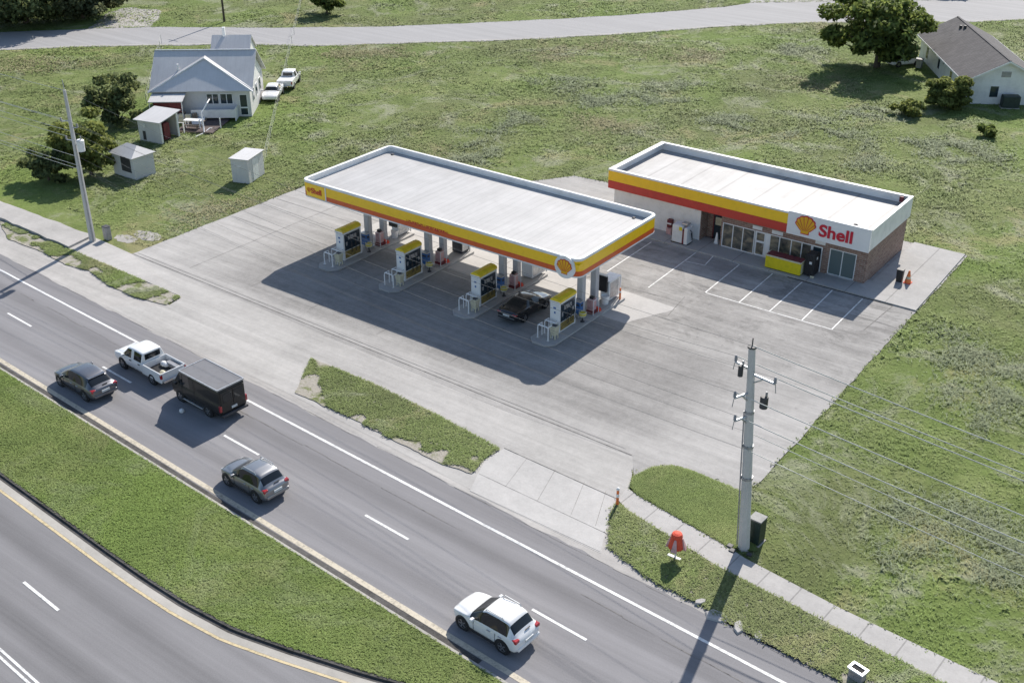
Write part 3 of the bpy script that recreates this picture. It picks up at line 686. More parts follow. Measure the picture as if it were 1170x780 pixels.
band_strip('gutter_apron', lambda s: Gs(s) - .78, lambda s: Gs(s) - .36, .004, .004, M['kerb'], sl2)
band_strip('yellow_line', lambda s: Gs(s) - .93, lambda s: Gs(s) - .79, .008, .008, M['yellow_line'], sl2)
sl3 = [-400, -160, -100, -60, -40, -22.4]
band_strip('median_kerb', lambda s: 27.26, lambda s: 27.4, -.01, .115, M['kerb'], sl3)
band_strip('kerb_grime_and_shade', lambda s: 27.41, lambda s: 27.76 + .03 * math.sin(s), .006, .006, M['dirt_and_shade'], [-400 + i * 5 for i in range(76)])
band_strip('edge_line', lambda s: 27.8, lambda s: 28.1, .01, .01, M['cream_line'], sl3 + [100])
mk = MB()
def stripe(mb, s0, s1, n, w, z=.009): mb.quad(*[(*P2(a, b), z) for a, b in ((s0, n - w), (s1, n - w), (s1, n + w), (s0, n + w))])
stripe(mk, -420, 120, 35.08, .085)
for s0 in (-108.2, -96.4, -84.6, -72.75, -60.9, -48.4, -36.6, -25.4, -13.6, -1.6): stripe(mk, s0, s0 + 3.15, 31.73, .075)
for i in range(-4, 6): stripe(mk, -45.3 + 12.2 * i, -42.2 + 12.2 * i, 17.54, .075)
stripe(mk, -420, 120, 14.25, .06); stripe(mk, -420, 120, 14.5, .06)
tag(mk.build('lane_markings', M['white_line']), kind='structure')
cr = MB(); r_ = random.Random(4)
for n0, s0, s1 in ((34.0, -75, -10), (36.55, -80, -12)):
    s = s0
    while s < s1:
        L = r_.uniform(1.5, 3); n1 = n0 + r_.uniform(-.06, .06)
        if r_.random() < .85: cr.quad(*[(*P2(a, b), .007) for a, b in ((s, n1 - .012), (s + L, n1 - .012 + r_.uniform(-.04, .04)), (s + L, n1 + .022), (s, n1 + .02))])
        s += L
tag(cr.build('road_cracks', M['joint']), kind='structure')

# shoulder, apron, forecourt, sidewalks
sheet('shoulder', rough_poly([P2(-400, 36.6), P2(-19.0, 36.6), P2(-19.0, 38), P2(-23.1 , 40.4), (-31, 39.6), (-46, 40.6), (-63, 43.6), (-92, 47.0), P2(-400, 41.5)], .8, .1, 9), .003, M['shoulder'])
apron = [(-72.24, 47.59), (-76.4, 46.6), (-75.8, 45.1), (-62.96, 44.7), (-62.6, 43.3), (-66.1, 40.75), (-46, 40.0), (-31.8, 38.9), (-31.0, 38.7), (-23.08, 38.5), (-24.6, 41.87), (-24.9, 44.2), (-26.2, 46.9), (-34.8, 46.5)]
sheet('driveway_apron', apron, .009, M['apron'])
lot = [(-72.24, 47.55), (-34.8, 46.4), (-26.3, 46.8), (-25.17, 45.05), (-24.9, 46.37), (-24.2, 47.2), (-23.02, 47.43), (-19.97, 47.35), (-19.45, 48.75), (-19.8, 86.1), (-24.5, 86), (-46.5, 85.2), (-50.7, 83.2), (-54.37, 82.75), (-57.5, 78), (-66, 74.5), (-72.25, 68)]
sheet('forecourt', rough_poly(lot, .6, .06, 2, keep=(0, 1, 2)), .014, M['lot'])
sheet('driveway_slab', [(-32.59, 43.1), (-32.73, 41.6), (-32.18, 40.11), (-31.6, 38.75), (-23.2, 38.6), (-24.6, 41.87), (-24.75, 42.8)], .019, M['slab'])
jt = MB()
def joint(a, b, w=.03, z=.024):
    a, b = Vector(a), Vector(b); d = (b - a).normalized(); n = Vector((-d.y, d.x)) * w; k = max(1, int((b - a).length / .9)); r = random.Random(int(a.x * 100))
    for i in range(k):
        p, q = a + (b - a) * i / k, a + (b - a) * (i + 1) / k; w_ = r.uniform(.7, 1.3)
        jt.quad(*[(v.x, v.y, z) for v in (p - n * w_, q - n * w_, q + n * w_, p + n * w_)])
joint((-72.2, 47.6), (-26.4, 46.85), .032); joint((-72.0, 47.95), (-27, 47.2), .014); joint((-32.6, 43.15), (-24.8, 42.85), .018); joint((-32.2, 40.3), (-23.6, 40.0), .014)
for t in (.2, .45, .7, .88): joint((-32.5 + 7.7 * t, 43.1), (-32.0 + 8.5 * t, 40.2), .009)
for x in (-60.3, -54.2, -47.8, -41.4): joint((x, 49), (x + .1, 66), .012)
joint((-72, 57.5), (-61.5, 57.3), .015); joint((-72, 62.5), (-61, 62.4), .015); joint((-66.5, 48.5), (-66.6, 74), .015)
joint((-23.45, 70.9), (-21.6, 71.0), .03); joint((-21.35, 74.1), (-21.6, 69.2), .03); joint((-21.3, 74.2), (-19.7, 74.1), .02); joint((-19.5, 70.8), (-21.5, 71), .02)
joint((-33.4, 63.2), (-33.9, 66.5), .02); joint((-42.2, 65.2), (-33.5, 65.6), .015)
tag(jt.build('paving_joints', M['joint']), kind='structure')
# lighter pad concrete behind the islands, its outline painting the sunlit strip
for x in (-58.05, -51.9, -44.9, -38.15): pass
sheet('pump_apron', rough_poly([(-61.2, 60.2), (-35.2, 60.4), (-33.4, 64.6), (-61.2, 65.4)], .9, .07, 12), .0185, M['lot_light'] if 'lot_light' in M else concrete_mat('pump_pad_concrete', .47, False, .06, (1, .965, .925), None, .1))
# sidewalks
lw = [P2(-320, 45.0), (-118, 50.6), (-93.0, 48.2), (-90.39, 47.55), (-76.57, 47.75), (-72.24, 47.5), (-63.2, 44.92), (-76.32, 45.19), (-86.93, 45.41), (-92, 46.0), (-118, 48.4), P2(-320, 43.0)]
lwa = [P2(-320, 45.0), (-118, 50.6), (-93.0, 48.2), (-90.39, 47.55), (-77.5, 47.75), (-77.0, 45.2), (-86.93, 45.41), (-92, 46.0), (-118, 48.4), P2(-320, 43.0)]
lwb = [(-77.49, 47.7), (-76.57, 47.75), (-72.24, 47.5), (-63.2, 44.92), (-76.98, 45.2)]
sheet('sidewalk', rough_poly(lwa, .7, .09, 21, keep=(4,)), .22, M['oldwalk'], thick=.28)
sheet('sidewalk', lwb, .05, M['oldwalk'], thick=.1)
rw = [P2(-24.75, 41.55)] + rough_poly([P2(-24.2, 41.62), P2(80, 41.75)], .8, .06, 8)[:-1] + [P2(80, 41.7), P2(80, 40.3)] + rough_poly([P2(80, 40.3), P2(-24.0, 40.22)], .8, .05, 6)[1:-1] + [P2(-24.3, 40.35)]
rwp = [P2(-25.2, 42.95 + 0), P2(-24.2, 43.0), P2(80, 42.2)]
sheet('sidewalk', [P2(-27.3 + 0, 44.5)] if False else [(-24.95, 44.0), (-24.2, 43.75), (-18.3, 42.7), (-17.2, 42.4), (-12, 41.75), (-4, 41.25), (20, 39.6), (80, 36.1), (80, 34.6), (20, 38.1), (-4, 39.65), (-12, 40.45), (-18, 41.05), (-23.9, 42.3), (-24.8, 42.8)], .05, M['walk'], thick=.1)
# grass strips between the road and the walks
st1 = [(-62.96, 44.85), (-62.82, 43.4), (-65.64, 42.84), (-68.99, 42.97), (-72.1, 43.64), (-74.65, 43.22), (-78.17, 43.61), (-82.48, 43.42), (-86.93, 45.2), (-76.32, 45.17)]
st2 = [(-48.96, 44.03), (-43.69, 44.0), (-37.84, 43.55), (-32.7, 42.9), (-32.8, 41.6), (-32.49, 40.04), (-34.35, 39.76), (-37.49, 39.94), (-42.26, 40.27), (-46.6, 40.31)]
st3 = [(-24.75, 42.6), (-24.6, 41.87), (-23.09, 39.13), (-21.24, 38.5), (-19.76, 38.15), (-17.45, 38.1), (-16.34, 37.75), (-15.14, 37.7), (-10.85, 37.4), (20, 35.6), (80, 32.1), (80, 34.55), (20, 38.05), (-4, 39.6), (-12, 40.4), (-18, 41.0), (-23.9, 42.25)]
verge_edge = [(-24.9, 44.25), (-25.17, 45.05), (-24.82, 46.37), (-24.03, 47.23), (-23.02, 47.43), (-19.9, 47.3), (-17, 43.2), (-18.3, 42.75), (-24.2, 43.8)]
for q, kp in ((st1, ()), (st2, ()), (st3, ())): sheet('roadside_strip', rough_poly(q, .3, .06, len(q)), .045, M['strip'])
sheet('lawn_corner', rough_poly(verge_edge, .3, .05, 77), .032, M['verge'])
# parking bays
pk = MB()
def pline(a, b, w=.045, z=.026):
    a, b = Vector(a), Vector(b); d = (b - a).normalized(); n = Vector((-d.y, d.x)) * w; pk.quad(*[(v.x, v.y, z) for v in (a - n, b - n, b + n, a + n)])
for x0, y0, x1, y1 in ((-40.74, 66.9, -40.9, 73.7), (-36.8, 66.3, -37.05, 74.0), (-33.05, 67.95, -33.3, 74.05), (-30.35, 68.05, -30.55, 73.95), (-28.0, 68.05, -28.15, 73.9), (-25.6, 68.05, -25.8, 73.9), (-23.4, 68.05, -23.5, 73.85)): pline((x0, y0), (x1, y1))
pline((-33.1, 68.0), (-23.35, 68.04), .04); pline((-37.0, 72.0), (-35.35, 72.25), .04); pline((-35.35, 72.25), (-35.75, 74.9), .04); pline((-34.9, 74.2), (-33.3, 74.0), .04)
tag(pk.build('parking_lines', M['white_line']), kind='structure')
sheet('shop_walk', [(-46.5, 74.15), (-19.75, 74.15), (-20.0, 86.0), (-24.0, 86.0), (-24.0, 77), (-46.5, 77)], .11, M['lot_walk'] if 'lot_walk' in M else concrete_mat('shop_walk_concrete', .4, False, .05, (1, .97, .93), (3.0, 0, False), .1), thick=.12)
sheet('shop_kerb_shadow', [(-29.4, 74.0), (-21.4, 74.0), (-21.4, 74.149), (-29.4, 74.149)], .03, M['dirt_and_shade'])  # dark sheet paints the shadow below the kerb step
# back road with its turn-off, and gravel turnout
bn = [(-260, -40), (-175, 38), (-150, 66), (-137.5, 79), (-132.5, 84.5), (-115.5, 99), (-109.3, 102.2), (-102.1, 109), (-90.0, 120.5), (-80, 132), (-72.4, 142.5), (-66.5, 149.5), (-61.8, 154.3), (-44.6, 167.2), (-39.1, 173.4), (20, 222), (300, 430)]
bf = [(290, 442), (12, 234), (-42.7, 187.2), (-51.9, 180.4), (-75, 160.5), (-76.6, 156), (-85.9, 142), (-96.6, 129.3), (-108.8, 116.2), (-121.6, 106), (-133.3, 97.8), (-139.6, 92), (-146, 85), (-158, 73), (-184, 47), (-268, -32)]
sheet('back_road', rough_poly(bn + bf, 1.5, .25, 31), -.005, M['backroad'])
edge_l = MB()
for a, b in list(zip(bn, bn[1:])):
    a, b = Vector(a), Vector(b); n = Vector((-(b - a).y, (b - a).x)).normalized(); edge_l.quad(*[(v.x, v.y, .002) for v in (a + n * .35, b + n * .35, b + n * .75, a + n * .75)])
tag(edge_l.build('road_edge_band', M['shoulder']), kind='structure')
sheet('gravel_turnout', rough_poly([(-140.2, 91.6), (-146.5, 99.5), (-147, 103), (-142.0, 104.9), (-137.5, 101.5), (-134.3, 97.4)], .6, .35, 3), -.009, M['gravel'])
sheet('side_driveway', rough_poly([(-76.6, 156), (-75, 160.5), (-79, 176), (-74, 182), (-66, 175), (-60, 174)], .8, .3, 3), -.012, M['shoulder'])
for i, (x, y, r0) in enumerate(((-74.3, 50.6, 1.0), (-75.2, 49.2, .8), (-71.5, 54.3, .4), (-70.3, 55.3, .5))):
    sheet('bare_patch', rough_poly([(x + r0 * 1.5 * math.cos(a), y + r0 * .8 * math.sin(a)) for a in [i_ * .63 for i_ in range(10)]], .2, .15, i), -.02, M['gravel'])
# ================================================================== the fuel canopy
CX, CY = -49.5, 61.8; cw, cd_ = 12.8, 5.05
cano = thing('fuel_canopy', 'long white flat fuel canopy with yellow and red edge bands on eight grey columns', 'canopy', (CX, CY, 0))
o0 = round_rect(-cw, cw, -cd_, cd_, .55); o1 = round_rect(-cw + .22, cw - .22, -cd_ + .22, cd_ - .22, .36)
def off(d): return round_rect(-cw - d, cw + d, -cd_ - d, cd_ + d, .55 + d)
def offi(d): return round_rect(-cw + d, cw - d, -cd_ + d, cd_ - d, .55 - min(d, .4))
mb = MB(); ring(mb, off(.015), offi(.24), 5.46, 5.66); mb.build('parapet_cap', M['white'], cano, .03)
mb = MB(); ring(mb, off(0), offi(.1), 4.76, 5.46); mb.build('yellow_band', M['yellow'], cano)
mb = MB(); ring(mb, off(0), offi(.1), 4.4, 4.76); mb.build('red_band', M['orange_red'], cano)
mb = MB(); ring(mb, off(.012), offi(.14), 4.3, 4.4); mb.build('lower_trim', M['white'], cano)
mb = MB(); ring(mb, offi(.103), offi(.2), 5.2, 5.46); mb.build('parapet_liner', M['white'], cano)
MB().prism(offi(.12), 5.08, 5.2).build('roof_deck', M['canopy_deck'], cano)
MB().prism(offi(.15), 4.34, 4.37).build('soffit', M['soffit'], cano)
part(cano, 'roof_drain', M['dark'], [(-cw + .9, -cw + 1.1, cd_ - .9, cd_ - .7, 5.2, 5.28), (cw - 1.6, cw - 1.4, cd_ - .9, cd_ - .7, 5.2, 5.28)], .01)
ISX = [-58.05, -51.9, -44.9, -38.15]
for x in ISX:
    for y in (59.35, 61.05):
        c = MB().prism(round_rect(-.23, .23, -.23, .23, .05, 2), .14, 4.35).build('column', M['column'], cano); c.location = (x - CX, y - CY, 0)
        MB().prism(round_rect(-.3, .3, -.3, .3, .04, 2), .14, .3).build('base_plate', M['galv'], c)
# yellow end panel with red lettering and white divider
part(cano, 'end_panel', M['yellow'], [(-cw + .5, -cw + 2.5, -cd_ - .03, -cd_ - .002, 4.42, 5.45)], .004)
part(cano, 'divider', M['white'], [(-cw + 2.5, -cw + 2.6, -cd_ - .04, -cd_ - .002, 4.42, 5.46)], .004)
def lettering(txt, size, mat, parent, loc, rz=0, bold=.02, depth=.015, sx=1.0):
    me = text_mesh(txt, size, depth, bold); me.materials.append(mat); o = bpy.data.objects.new('lettering', me); COL.objects.link(o); o.parent = parent
    o.location = loc; o.rotation_euler = (math.pi / 2, 0, rz); o.scale = (sx, 1, 1); return o
lettering('Shell', .6, M['red'], cano, (-cw + 1.02, -cd_ - .045, 4.74), bold=.012)
scallop(cano, (-cw + .78, -cd_ - .031, 4.93), (0, 0, 0), .22, .01)
sm = MB(); r_ = random.Random(3); x = -cw + 10.7
while x < -cw + 14.6:      # small worn lettering on the lower band, too small to read
    w = r_.uniform(.1, .17)
    sm.box(x, x + .035, -cd_ - .022, -cd_ - .002, 4.68, 4.9)
    sm.box(x + .03, x + w, -cd_ - .02, -cd_ - .002, r_.choice((4.68, 4.75, 4.8)), 4.76 + r_.choice((.05, .13)))
    x += w + .05
sm.build('worn_lettering', M['red'], cano)
disc = MB().lathe([(.01, 0), (.78, 0), (.8, .02), (.8, .14), (.78, .16), (.01, .16)], n=32).build('round_sign', M['white'], cano)
disc.location = (-37.75 - CX, -cd_ - .002, 4.95); disc.rotation_euler = (math.pi / 2, 0, 0)
e = scallop(disc, (0, .03, .17), (-math.pi / 2, 0, 0), .6, .02)
part(cano, 'corner_badge', M['yellow'], [(cw - .52, cw - .06, -cd_ + .02, -cd_ + .5, 4.95, 5.3)], .01).location = (0.06, -.06, 0)

# ================================================================== islands, dispensers and what stands on them
POS = ['on the leftmost island', 'on the second island from the left', 'on the island left of the black car', 'on the island nearest the shop']
isl0 = thing('pump_island', 'raised concrete pump island, leftmost of the four', 'pump island', (ISX[0], 59, 0), 0, 'pump islands')
pl = [(-1.0, -4.2), (-.5, -4.75), (.5, -4.75), (1.0, -4.2), (1.0, 4.5), (-1.0, 4.5)]
MB().prism(pl, 0, .15).build('island_slab', M['island'], isl0, .05)
part(isl0, 'kerb_edge', M['slab'], [(.72, 1.04, 1.5, 4.56, .0, .17)], .03); part(isl0, 'kerb_edge', M['slab'], [(-1.04, -.8, 2.6, 4.56, .0, .17)], .03)  # paler concrete at the rear paints the sunlit ends of the kerb
disp0 = thing('fuel_dispenser', 'white fuel dispenser with yellow crown ' + POS[0], 'fuel pump', (ISX[0], 57.15, .15), 0, 'yellow topped fuel dispensers')
part(disp0, 'cabinet', M['white'], [(-.35, .35, -.98, .98, .06, 2.28)], .03)
part(disp0, 'plinth', M['grey'], [(-.37, .37, -1.0, 1.0, 0, .06)], .01)
for sd in (1, -1):
    a, b = sorted((sd * .348, sd * .38)); part(disp0, 'display_panel', M['screen'], [(a, b, -.82, .84, .82, 2.12)], .01)
    a, b = sorted((sd * .378, sd * .4)); part(disp0, 'screen', M['grey'], [(a, b, -.45, .45, 1.62, 1.92)], .005)
    part(disp0, 'keypad', M['grey'], [(a, b, -.72, -.55, 1.2, 1.5), (a, b, .55, .72, 1.2, 1.5)], .005)
    a, b = sorted((sd * .348, sd * .375)); part(disp0, 'lower_panel', M['gold'], [(a, b, -.82, .84, .18, .76)], .01)
    for y in (-.92, .92):
        part(disp0, 'corner_post', M['white_gloss'], [(sd * .35 - .04, sd * .35 + .04, y - .06, y + .06, .06, 2.3)], .01)
    for y in (-.35, .1, .5):
        mb = MB().tube([(sd * .44, y, 1.95), (sd * .62, y, 1.5), (sd * .66, y + .05, .75), (sd * .52, y + .1, .55), (sd * .47, y + .12, 1.05)], .022, 6); h = mb.build('hose', M['black'], disp0)
        part(h, 'nozzle', M['dark'], [(sd * .48 - .03, sd * .48 + .03, y + .06, y + .18, 1.05, 1.28)], .01)
cr_ = MB().extr([(-.4, 2.28), (.4, 2.28), (.4, 2.46), (.16, 2.58), (-.16, 2.58), (-.4, 2.46)], 'y', -1.02, 1.02).build('crown', M['lime'], disp0, .02)
part(cr_, 'crown_badge', M['yellow'], [(-.12, .12, -.7, .7, 2.58, 2.592)], .003)
part(disp0, 'crown_edge', M['white'], [(-.41, .41, -1.035, -1.021, 2.28, 2.4)], .004)
part(disp0, 'end_label', M['blue'], [(-.12, .08, -.99, -.978, 1.8, 1.92), (-.06, .06, -.99, -.978, 1.45, 1.6)], .002)
hoop0 = thing('hoop_guard', 'white hoop guard, the front one ' + POS[0], 'guard rail', (ISX[0] - .1, 54.95, .15), 0, 'white hoop guards')
mb = MB(); arc = [(-.42, 0, 0), (-.42, 0, .85), (-.38, 0, .95), (-.28, 0, 1.0), (.28, 0, 1.0), (.38, 0, .95), (.42, 0, .85), (.42, 0, 0)]
mb.tube(arc, .045, 8); mb.build('hoop', M['white_gloss'], hoop0)
MB().tube([(-.42, .5, 0), (-.42, .5, .85), (-.38, .45, .97), (-.42, 0, .96)], .035, 8).build('side_rail', M['white_gloss'], hoop0); MB().tube([(.42, .5, 0), (.42, .5, .85), (.4, .45, .97), (.42, 0, .96)], .035, 8).build('side_rail', M['white_gloss'], hoop0)
MB().lathe([(.11, 0), (.11, .02)], (-.42, 0, 0), 10).build('foot_plate', M['galv'], hoop0); MB().lathe([(.11, 0), (.11, .02)], (.42, 0, 0), 10).build('foot_plate', M['galv'], hoop0)
bin0 = thing('waste_bin', 'cream tapered waste bin ' + POS[0], 'bin', (ISX[0] + .42, 55.55, .15), 0, 'cream bins by the dispensers')
MB().prism(round_rect(-.2, .2, -.2, .2, .05, 3), .28, .95, round_rect(-.28, .28, -.26, .26, .06, 3)).build('bin_body', M['cream'], bin0)
part(bin0, 'leg', M['cream'], [(-.2, -.14, -.2, -.14, 0, .3)], .005); part(bin0, 'leg', M['cream'], [(.14, .2, -.2, -.14, 0, .3)], .005)
part(bin0, 'leg', M['cream'], [(-.2, -.14, .14, .2, 0, .3)], .005); part(bin0, 'leg', M['cream'], [(.14, .2, .14, .2, 0, .3)], .005)
part(bin0, 'bin_mouth', M['dark'], [(-.19, .19, -.17, .17, .94, .962)], .004)
tub0 = thing('yellow_tub', 'small yellow tub on a stand ' + POS[0], 'tub', (ISX[0] + .62, 58.65, .15), 0, 'yellow tubs on the pump islands')
MB().lathe([(.17, .42), (.24, .45), (.27, .75), (.25, .76), (.21, .5)], n=14).build('tub_body', M['cream'], tub0); MB().lathe([(.245, .56), (.262, .57), (.27, .66), (.25, .67)], n=14).build('tub_band', M['lemon'], tub0)
MB().lathe([(.16, 0), (.16, .03), (.05, .05), (.05, .44)], n=10).build('stand', M['dark'], tub0)
blue0 = thing('towel_dispenser', 'blue squeegee cabinet ' + POS[0], 'cabinet', (ISX[0] + .1, 58.85, .15), 0, 'blue squeegee cabinets')
part(blue0, 'cabinet_body', M['blue'], [(-.3, .3, -.2, .2, .45, 1.35)], .03); part(blue0, 'stand', M['grey'], [(-.08, .08, -.08, .08, 0, .45)], .01)
part(blue0, 'cabinet_top', M['galv'], [(-.32, .32, -.22, .22, 1.35, 1.42)], .02); part(blue0, 'slot', M['black'], [(-.22, .22, -.21, -.198, 1.08, 1.2), (.298, .31, -.12, .12, 1.05, 1.2)], .004)
red0 = thing('oil_display', 'faded red stand with white frame ' + POS[0], 'display stand', (ISX[0] + .35, 60.2, .15), 0, 'red stands between the columns')
part(red0, 'stand_body', M['pink_red'], [(-.24, .24, -.24, .24, .25, 1.1)], .03); part(red0, 'stand_base', M['maroon'], [(-.28, .28, -.28, .28, 0, .25)], .02)
part(red0, 'lid', M['black'], [(-.16, .16, -.15, .15, 1.1, 1.3)], .06)
mb = MB(); mb.tube([(-.36, -.34, 0), (-.36, -.34, 1.15), (.36, -.34, 1.15), (.36, -.34, 0)], .025, 6); mb.tube([(.36, -.34, 1.12), (.36, .34, 1.12), (.36, .34, 0)], .025, 6); mb.build('frame', M['white_gloss'], red0)
mat0 = thing('column_guard', 'low red column guard ' + POS[0], 'guard', (ISX[0] + .35, 60.75, .15), 0, 'red column foot guards')
MB().prism(round_rect(-.42, .42, -.18, .18, .08, 3), 0, .22, round_rect(-.36, .36, -.12, .12, .06, 3)).build('guard_block', M['red_cloth'], mat0); part(mat0, 'guard_plate', M['white'], [(-.1, .1, -.19, -.178, .05, .15)], .002)
first = {'isl': isl0, 'disp': disp0, 'hoop': hoop0, 'bin': bin0, 'tub': tub0, 'blue': blue0, 'red': red0, 'mat': mat0}
base_lab = {k: v['label'].replace(POS[0], '') for k, v in first.items()}
ISL = ['', 'raised concrete pump island, second from the left', 'raised concrete pump island directly left of the black car', 'raised concrete pump island nearest the shop']
for i in (1, 2, 3):
    for k, o in first.items():
        l = o.location; copy_thing(o, (l.x + ISX[i] - ISX[0], l.y, l.z), None, ISL[i] if k == 'isl' else base_lab[k] + POS[i])
hl = hoop0['label']
for i in range(4):
    copy_thing(hoop0, (ISX[i] - .1, 55.75, .15), None, 'white hoop guard, the one nearer the dispenser ' + POS[i])
# rear equipment in the sun at the back of the islands
def rear_pump(x, label, panel, top=True, w=.9, d=1.5, h=1.55, y=63.0, dark=False):
    t = thing('rear_cabinet', label, 'cabinet', (x, y, .15), 0, 'cabinets at the back of the pump islands')
    part(t, 'cabinet', M['dark'] if dark else M['white'], [(-w / 2 + .08, w / 2 - .08, -d / 2 + .1, d / 2 - .06, .05, h)], .03)
    if top: part(t, 'top_shelf', M['white_gloss'], [(-w / 2 - .02, w / 2 + .02, -d / 2, d / 2, h, h + .07)], .02)
    for sx in (-1, 1): part(t, 'leg', M['white_gloss'], [(sx * w / 2 - .05, sx * w / 2 + .03, d / 2 - .1, d / 2, 0, h)], .01)
    part(t, 'side_panel', M['galv'], [(w / 2 - .082, w / 2 - .06, -d / 2 + .2, d / 2 - .2, .2, h - .15)], .005)
    if panel:
        p = part(t, 'black_screen', M['black'], [(-w / 2 - .05, w / 2 - .2, -d / 2 - .1, -d / 2 + .08, .75, 2.0)], .02)
        part(p, 'cap', M['white_gloss'], [(-w / 2 - .08, w / 2 - .17, -d / 2 - .14, -d / 2 + .12, 2.0, 2.06)], .01)
    return t
rear_pump(ISX[0] + .05, 'white cabinet with black screen at the back of the far left island', True)
rear_pump(ISX[1] + .1, 'dark grey cabinet without screen at the back of the second island', False, False, dark=True, h=1.3, w=1.1, d=1.1)
rear_pump(ISX[2] + .1, 'broad low white cabinet behind the columns beside the black car', False, True, 1.15, 1.9, 1.3)
rear_pump(ISX[3] + .05, 'white cabinet with black screen on the island nearest the shop', True)
for x, lab in ((ISX[0] + .35, 'white round bin under the black screen of the far left island'), (ISX[3] + .35, 'white round bin under the black screen on the island nearest the shop')):
    t = thing('waste_bin', lab, 'bin', (x, 61.95, .15), 0, 'white bins at the rear cabinets'); MB().lathe([(.24, 0), (.3, .6), (.31, .64), (.27, .64), (.25, .55)], n=16).build('bin_body', M['white'], t); MB().lathe([(.255, .5), (.01, .52)], n=16).build('bin_liner', M['grey'], t)
t = thing('marker_post', 'orange marker post at the back corner of the island nearest the shop', 'post', (-37.3, 63.15, .15)); MB().lathe([(.07, 0), (.07, .85), (.05, .9)], n=10).build('post', M['safety'], t); MB().lathe([(.073, .55), (.073, .68)], n=10).build('reflector_band', M['white'], t)

# ================================================================== the shop
SX0, SX1, SY, SB = -46.0, -24.35, 76.15, 84.2
shop = thing('convenience_store', 'long flat roofed brick shop with yellow and red fascia behind the parking bays', 'shop', (SX0, SY, 0)); W_ = SX1 - SX0
def sp(name, mat, boxes, bevel=.01, par=None): return part(par or shop, name, mat, boxes, bevel)
D_ = SB - SY
sp('wall', M['brick'], [(0, W_, D_ - .25, D_, 0, 2.9), (W_ - .25, W_, 0, D_ - .25, 0, 2.9), (0, .25, .25, D_ - .25, 0, 2.9)], 0)
def X(x): return x - SX0
sp('front_wall', M['brick'], [(X(-38.0), X(-36.1), 1.2, 1.4, 0, 2.9), (X(-36.15), X(-36.0), 0, 1.2, 0, 2.9), (X(-38.0), X(-37.9), 0, 1.2, 0, 2.9)], 0)
sp('front_wall', M['brick'], [(X(-36.0), X(-27.75), 0, .25, 2.12, 2.9), (X(-27.75), X(-27.2), 0, .25, 0, 2.9), (X(-27.2), X(-25.15), 0, .25, 2.2, 2.9), (X(-25.15), W_ - .25, 0, .25, 0, 2.9)], 0)
sp('white_wall', M['white'], [(-.0, X(-38.0), -.02, .25, 0, 2.9)], .01)
sp('corner_trim', M['white_gloss'], [(X(-38.08), X(-37.95), -.06, -.022, 0, 2.85)], .01)
# deep doorway with a dark door
rd = sp('door', M['pane'], [(X(-37.3), X(-36.45), 1.14, 1.19, .05, 2.2)], .01); sp('door_frame', M['maroon'], [(X(-37.4), X(-37.3), 1.1, 1.2, 0, 2.3), (X(-36.45), X(-36.35), 1.1, 1.2, 0, 2.3), (X(-37.3), X(-36.45), 1.1, 1.2, 2.2, 2.3)], .005, rd)
sp('notice', M['cream'], [(X(-37.2), X(-36.6), 1.12, 1.138, 1.25, 1.9)], .003, rd)
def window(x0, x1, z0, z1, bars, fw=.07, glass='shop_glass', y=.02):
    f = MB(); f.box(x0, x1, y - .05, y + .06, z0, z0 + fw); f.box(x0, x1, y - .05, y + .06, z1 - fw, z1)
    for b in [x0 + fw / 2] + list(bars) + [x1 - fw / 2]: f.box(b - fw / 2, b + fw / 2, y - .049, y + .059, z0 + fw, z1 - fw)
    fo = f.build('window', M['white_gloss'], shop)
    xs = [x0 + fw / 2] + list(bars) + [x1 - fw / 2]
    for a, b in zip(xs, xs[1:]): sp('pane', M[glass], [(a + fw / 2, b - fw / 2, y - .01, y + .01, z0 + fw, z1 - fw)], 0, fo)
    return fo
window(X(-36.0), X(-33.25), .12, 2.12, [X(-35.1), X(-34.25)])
dr = sp('door', M['white_gloss'], [(X(-33.2), X(-33.08), -.03, .08, .12, 2.12), (X(-32.45), X(-32.33), -.03, .08, .12, 2.12), (X(-33.08), X(-32.45), -.03, .08, 2.0, 2.12), (X(-33.08), X(-32.45), -.03, .08, 1.2, 1.36), (X(-33.08), X(-32.45), -.03, .08, .12, .24)], .005)
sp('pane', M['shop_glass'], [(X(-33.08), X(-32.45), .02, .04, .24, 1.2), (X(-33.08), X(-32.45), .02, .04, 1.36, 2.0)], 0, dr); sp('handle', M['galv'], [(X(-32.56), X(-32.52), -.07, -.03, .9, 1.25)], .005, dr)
sp('pilaster', M['white'], [(X(-32.33), X(-32.02), -.01, .24, 0, 2.12)], .005)
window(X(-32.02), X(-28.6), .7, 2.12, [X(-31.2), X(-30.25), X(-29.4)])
sp('sill_wall', M['brick'], [(X(-32.02), X(-28.6), 0, .25, 0, .7)], 0)
dr = sp('door', M['white_gloss'], [(X(-28.58), X(-28.5), -.03, .08, .12, 2.12), (X(-27.85), X(-27.76), -.03, .08, .12, 2.12), (X(-28.5), X(-27.85), -.03, .08, 2.02, 2.12)], .005); sp('pane', M['pane'], [(X(-28.5), X(-27.85), .02, .04, .12, 2.02)], 0, dr)
fw3 = window(X(-27.2), X(-25.15), .14, 2.2, [X(-26.2)], .06, 'pane_pale', .05)
sp('sill', M['galv'], [(X(-27.3), X(-25.05), -.12, -.005, .1, .17)], .01)
for x0, x1, z0, z1 in ((-33.5, -32.7, 2.2, 2.5), (-31.9, -31.0, 2.2, 2.5), (-28.4, -27.6, 2.3, 2.75)): sp('transom_panel', M['white'], [(X(x0), X(x1), -.02, -.004, z0, z1)], .004)
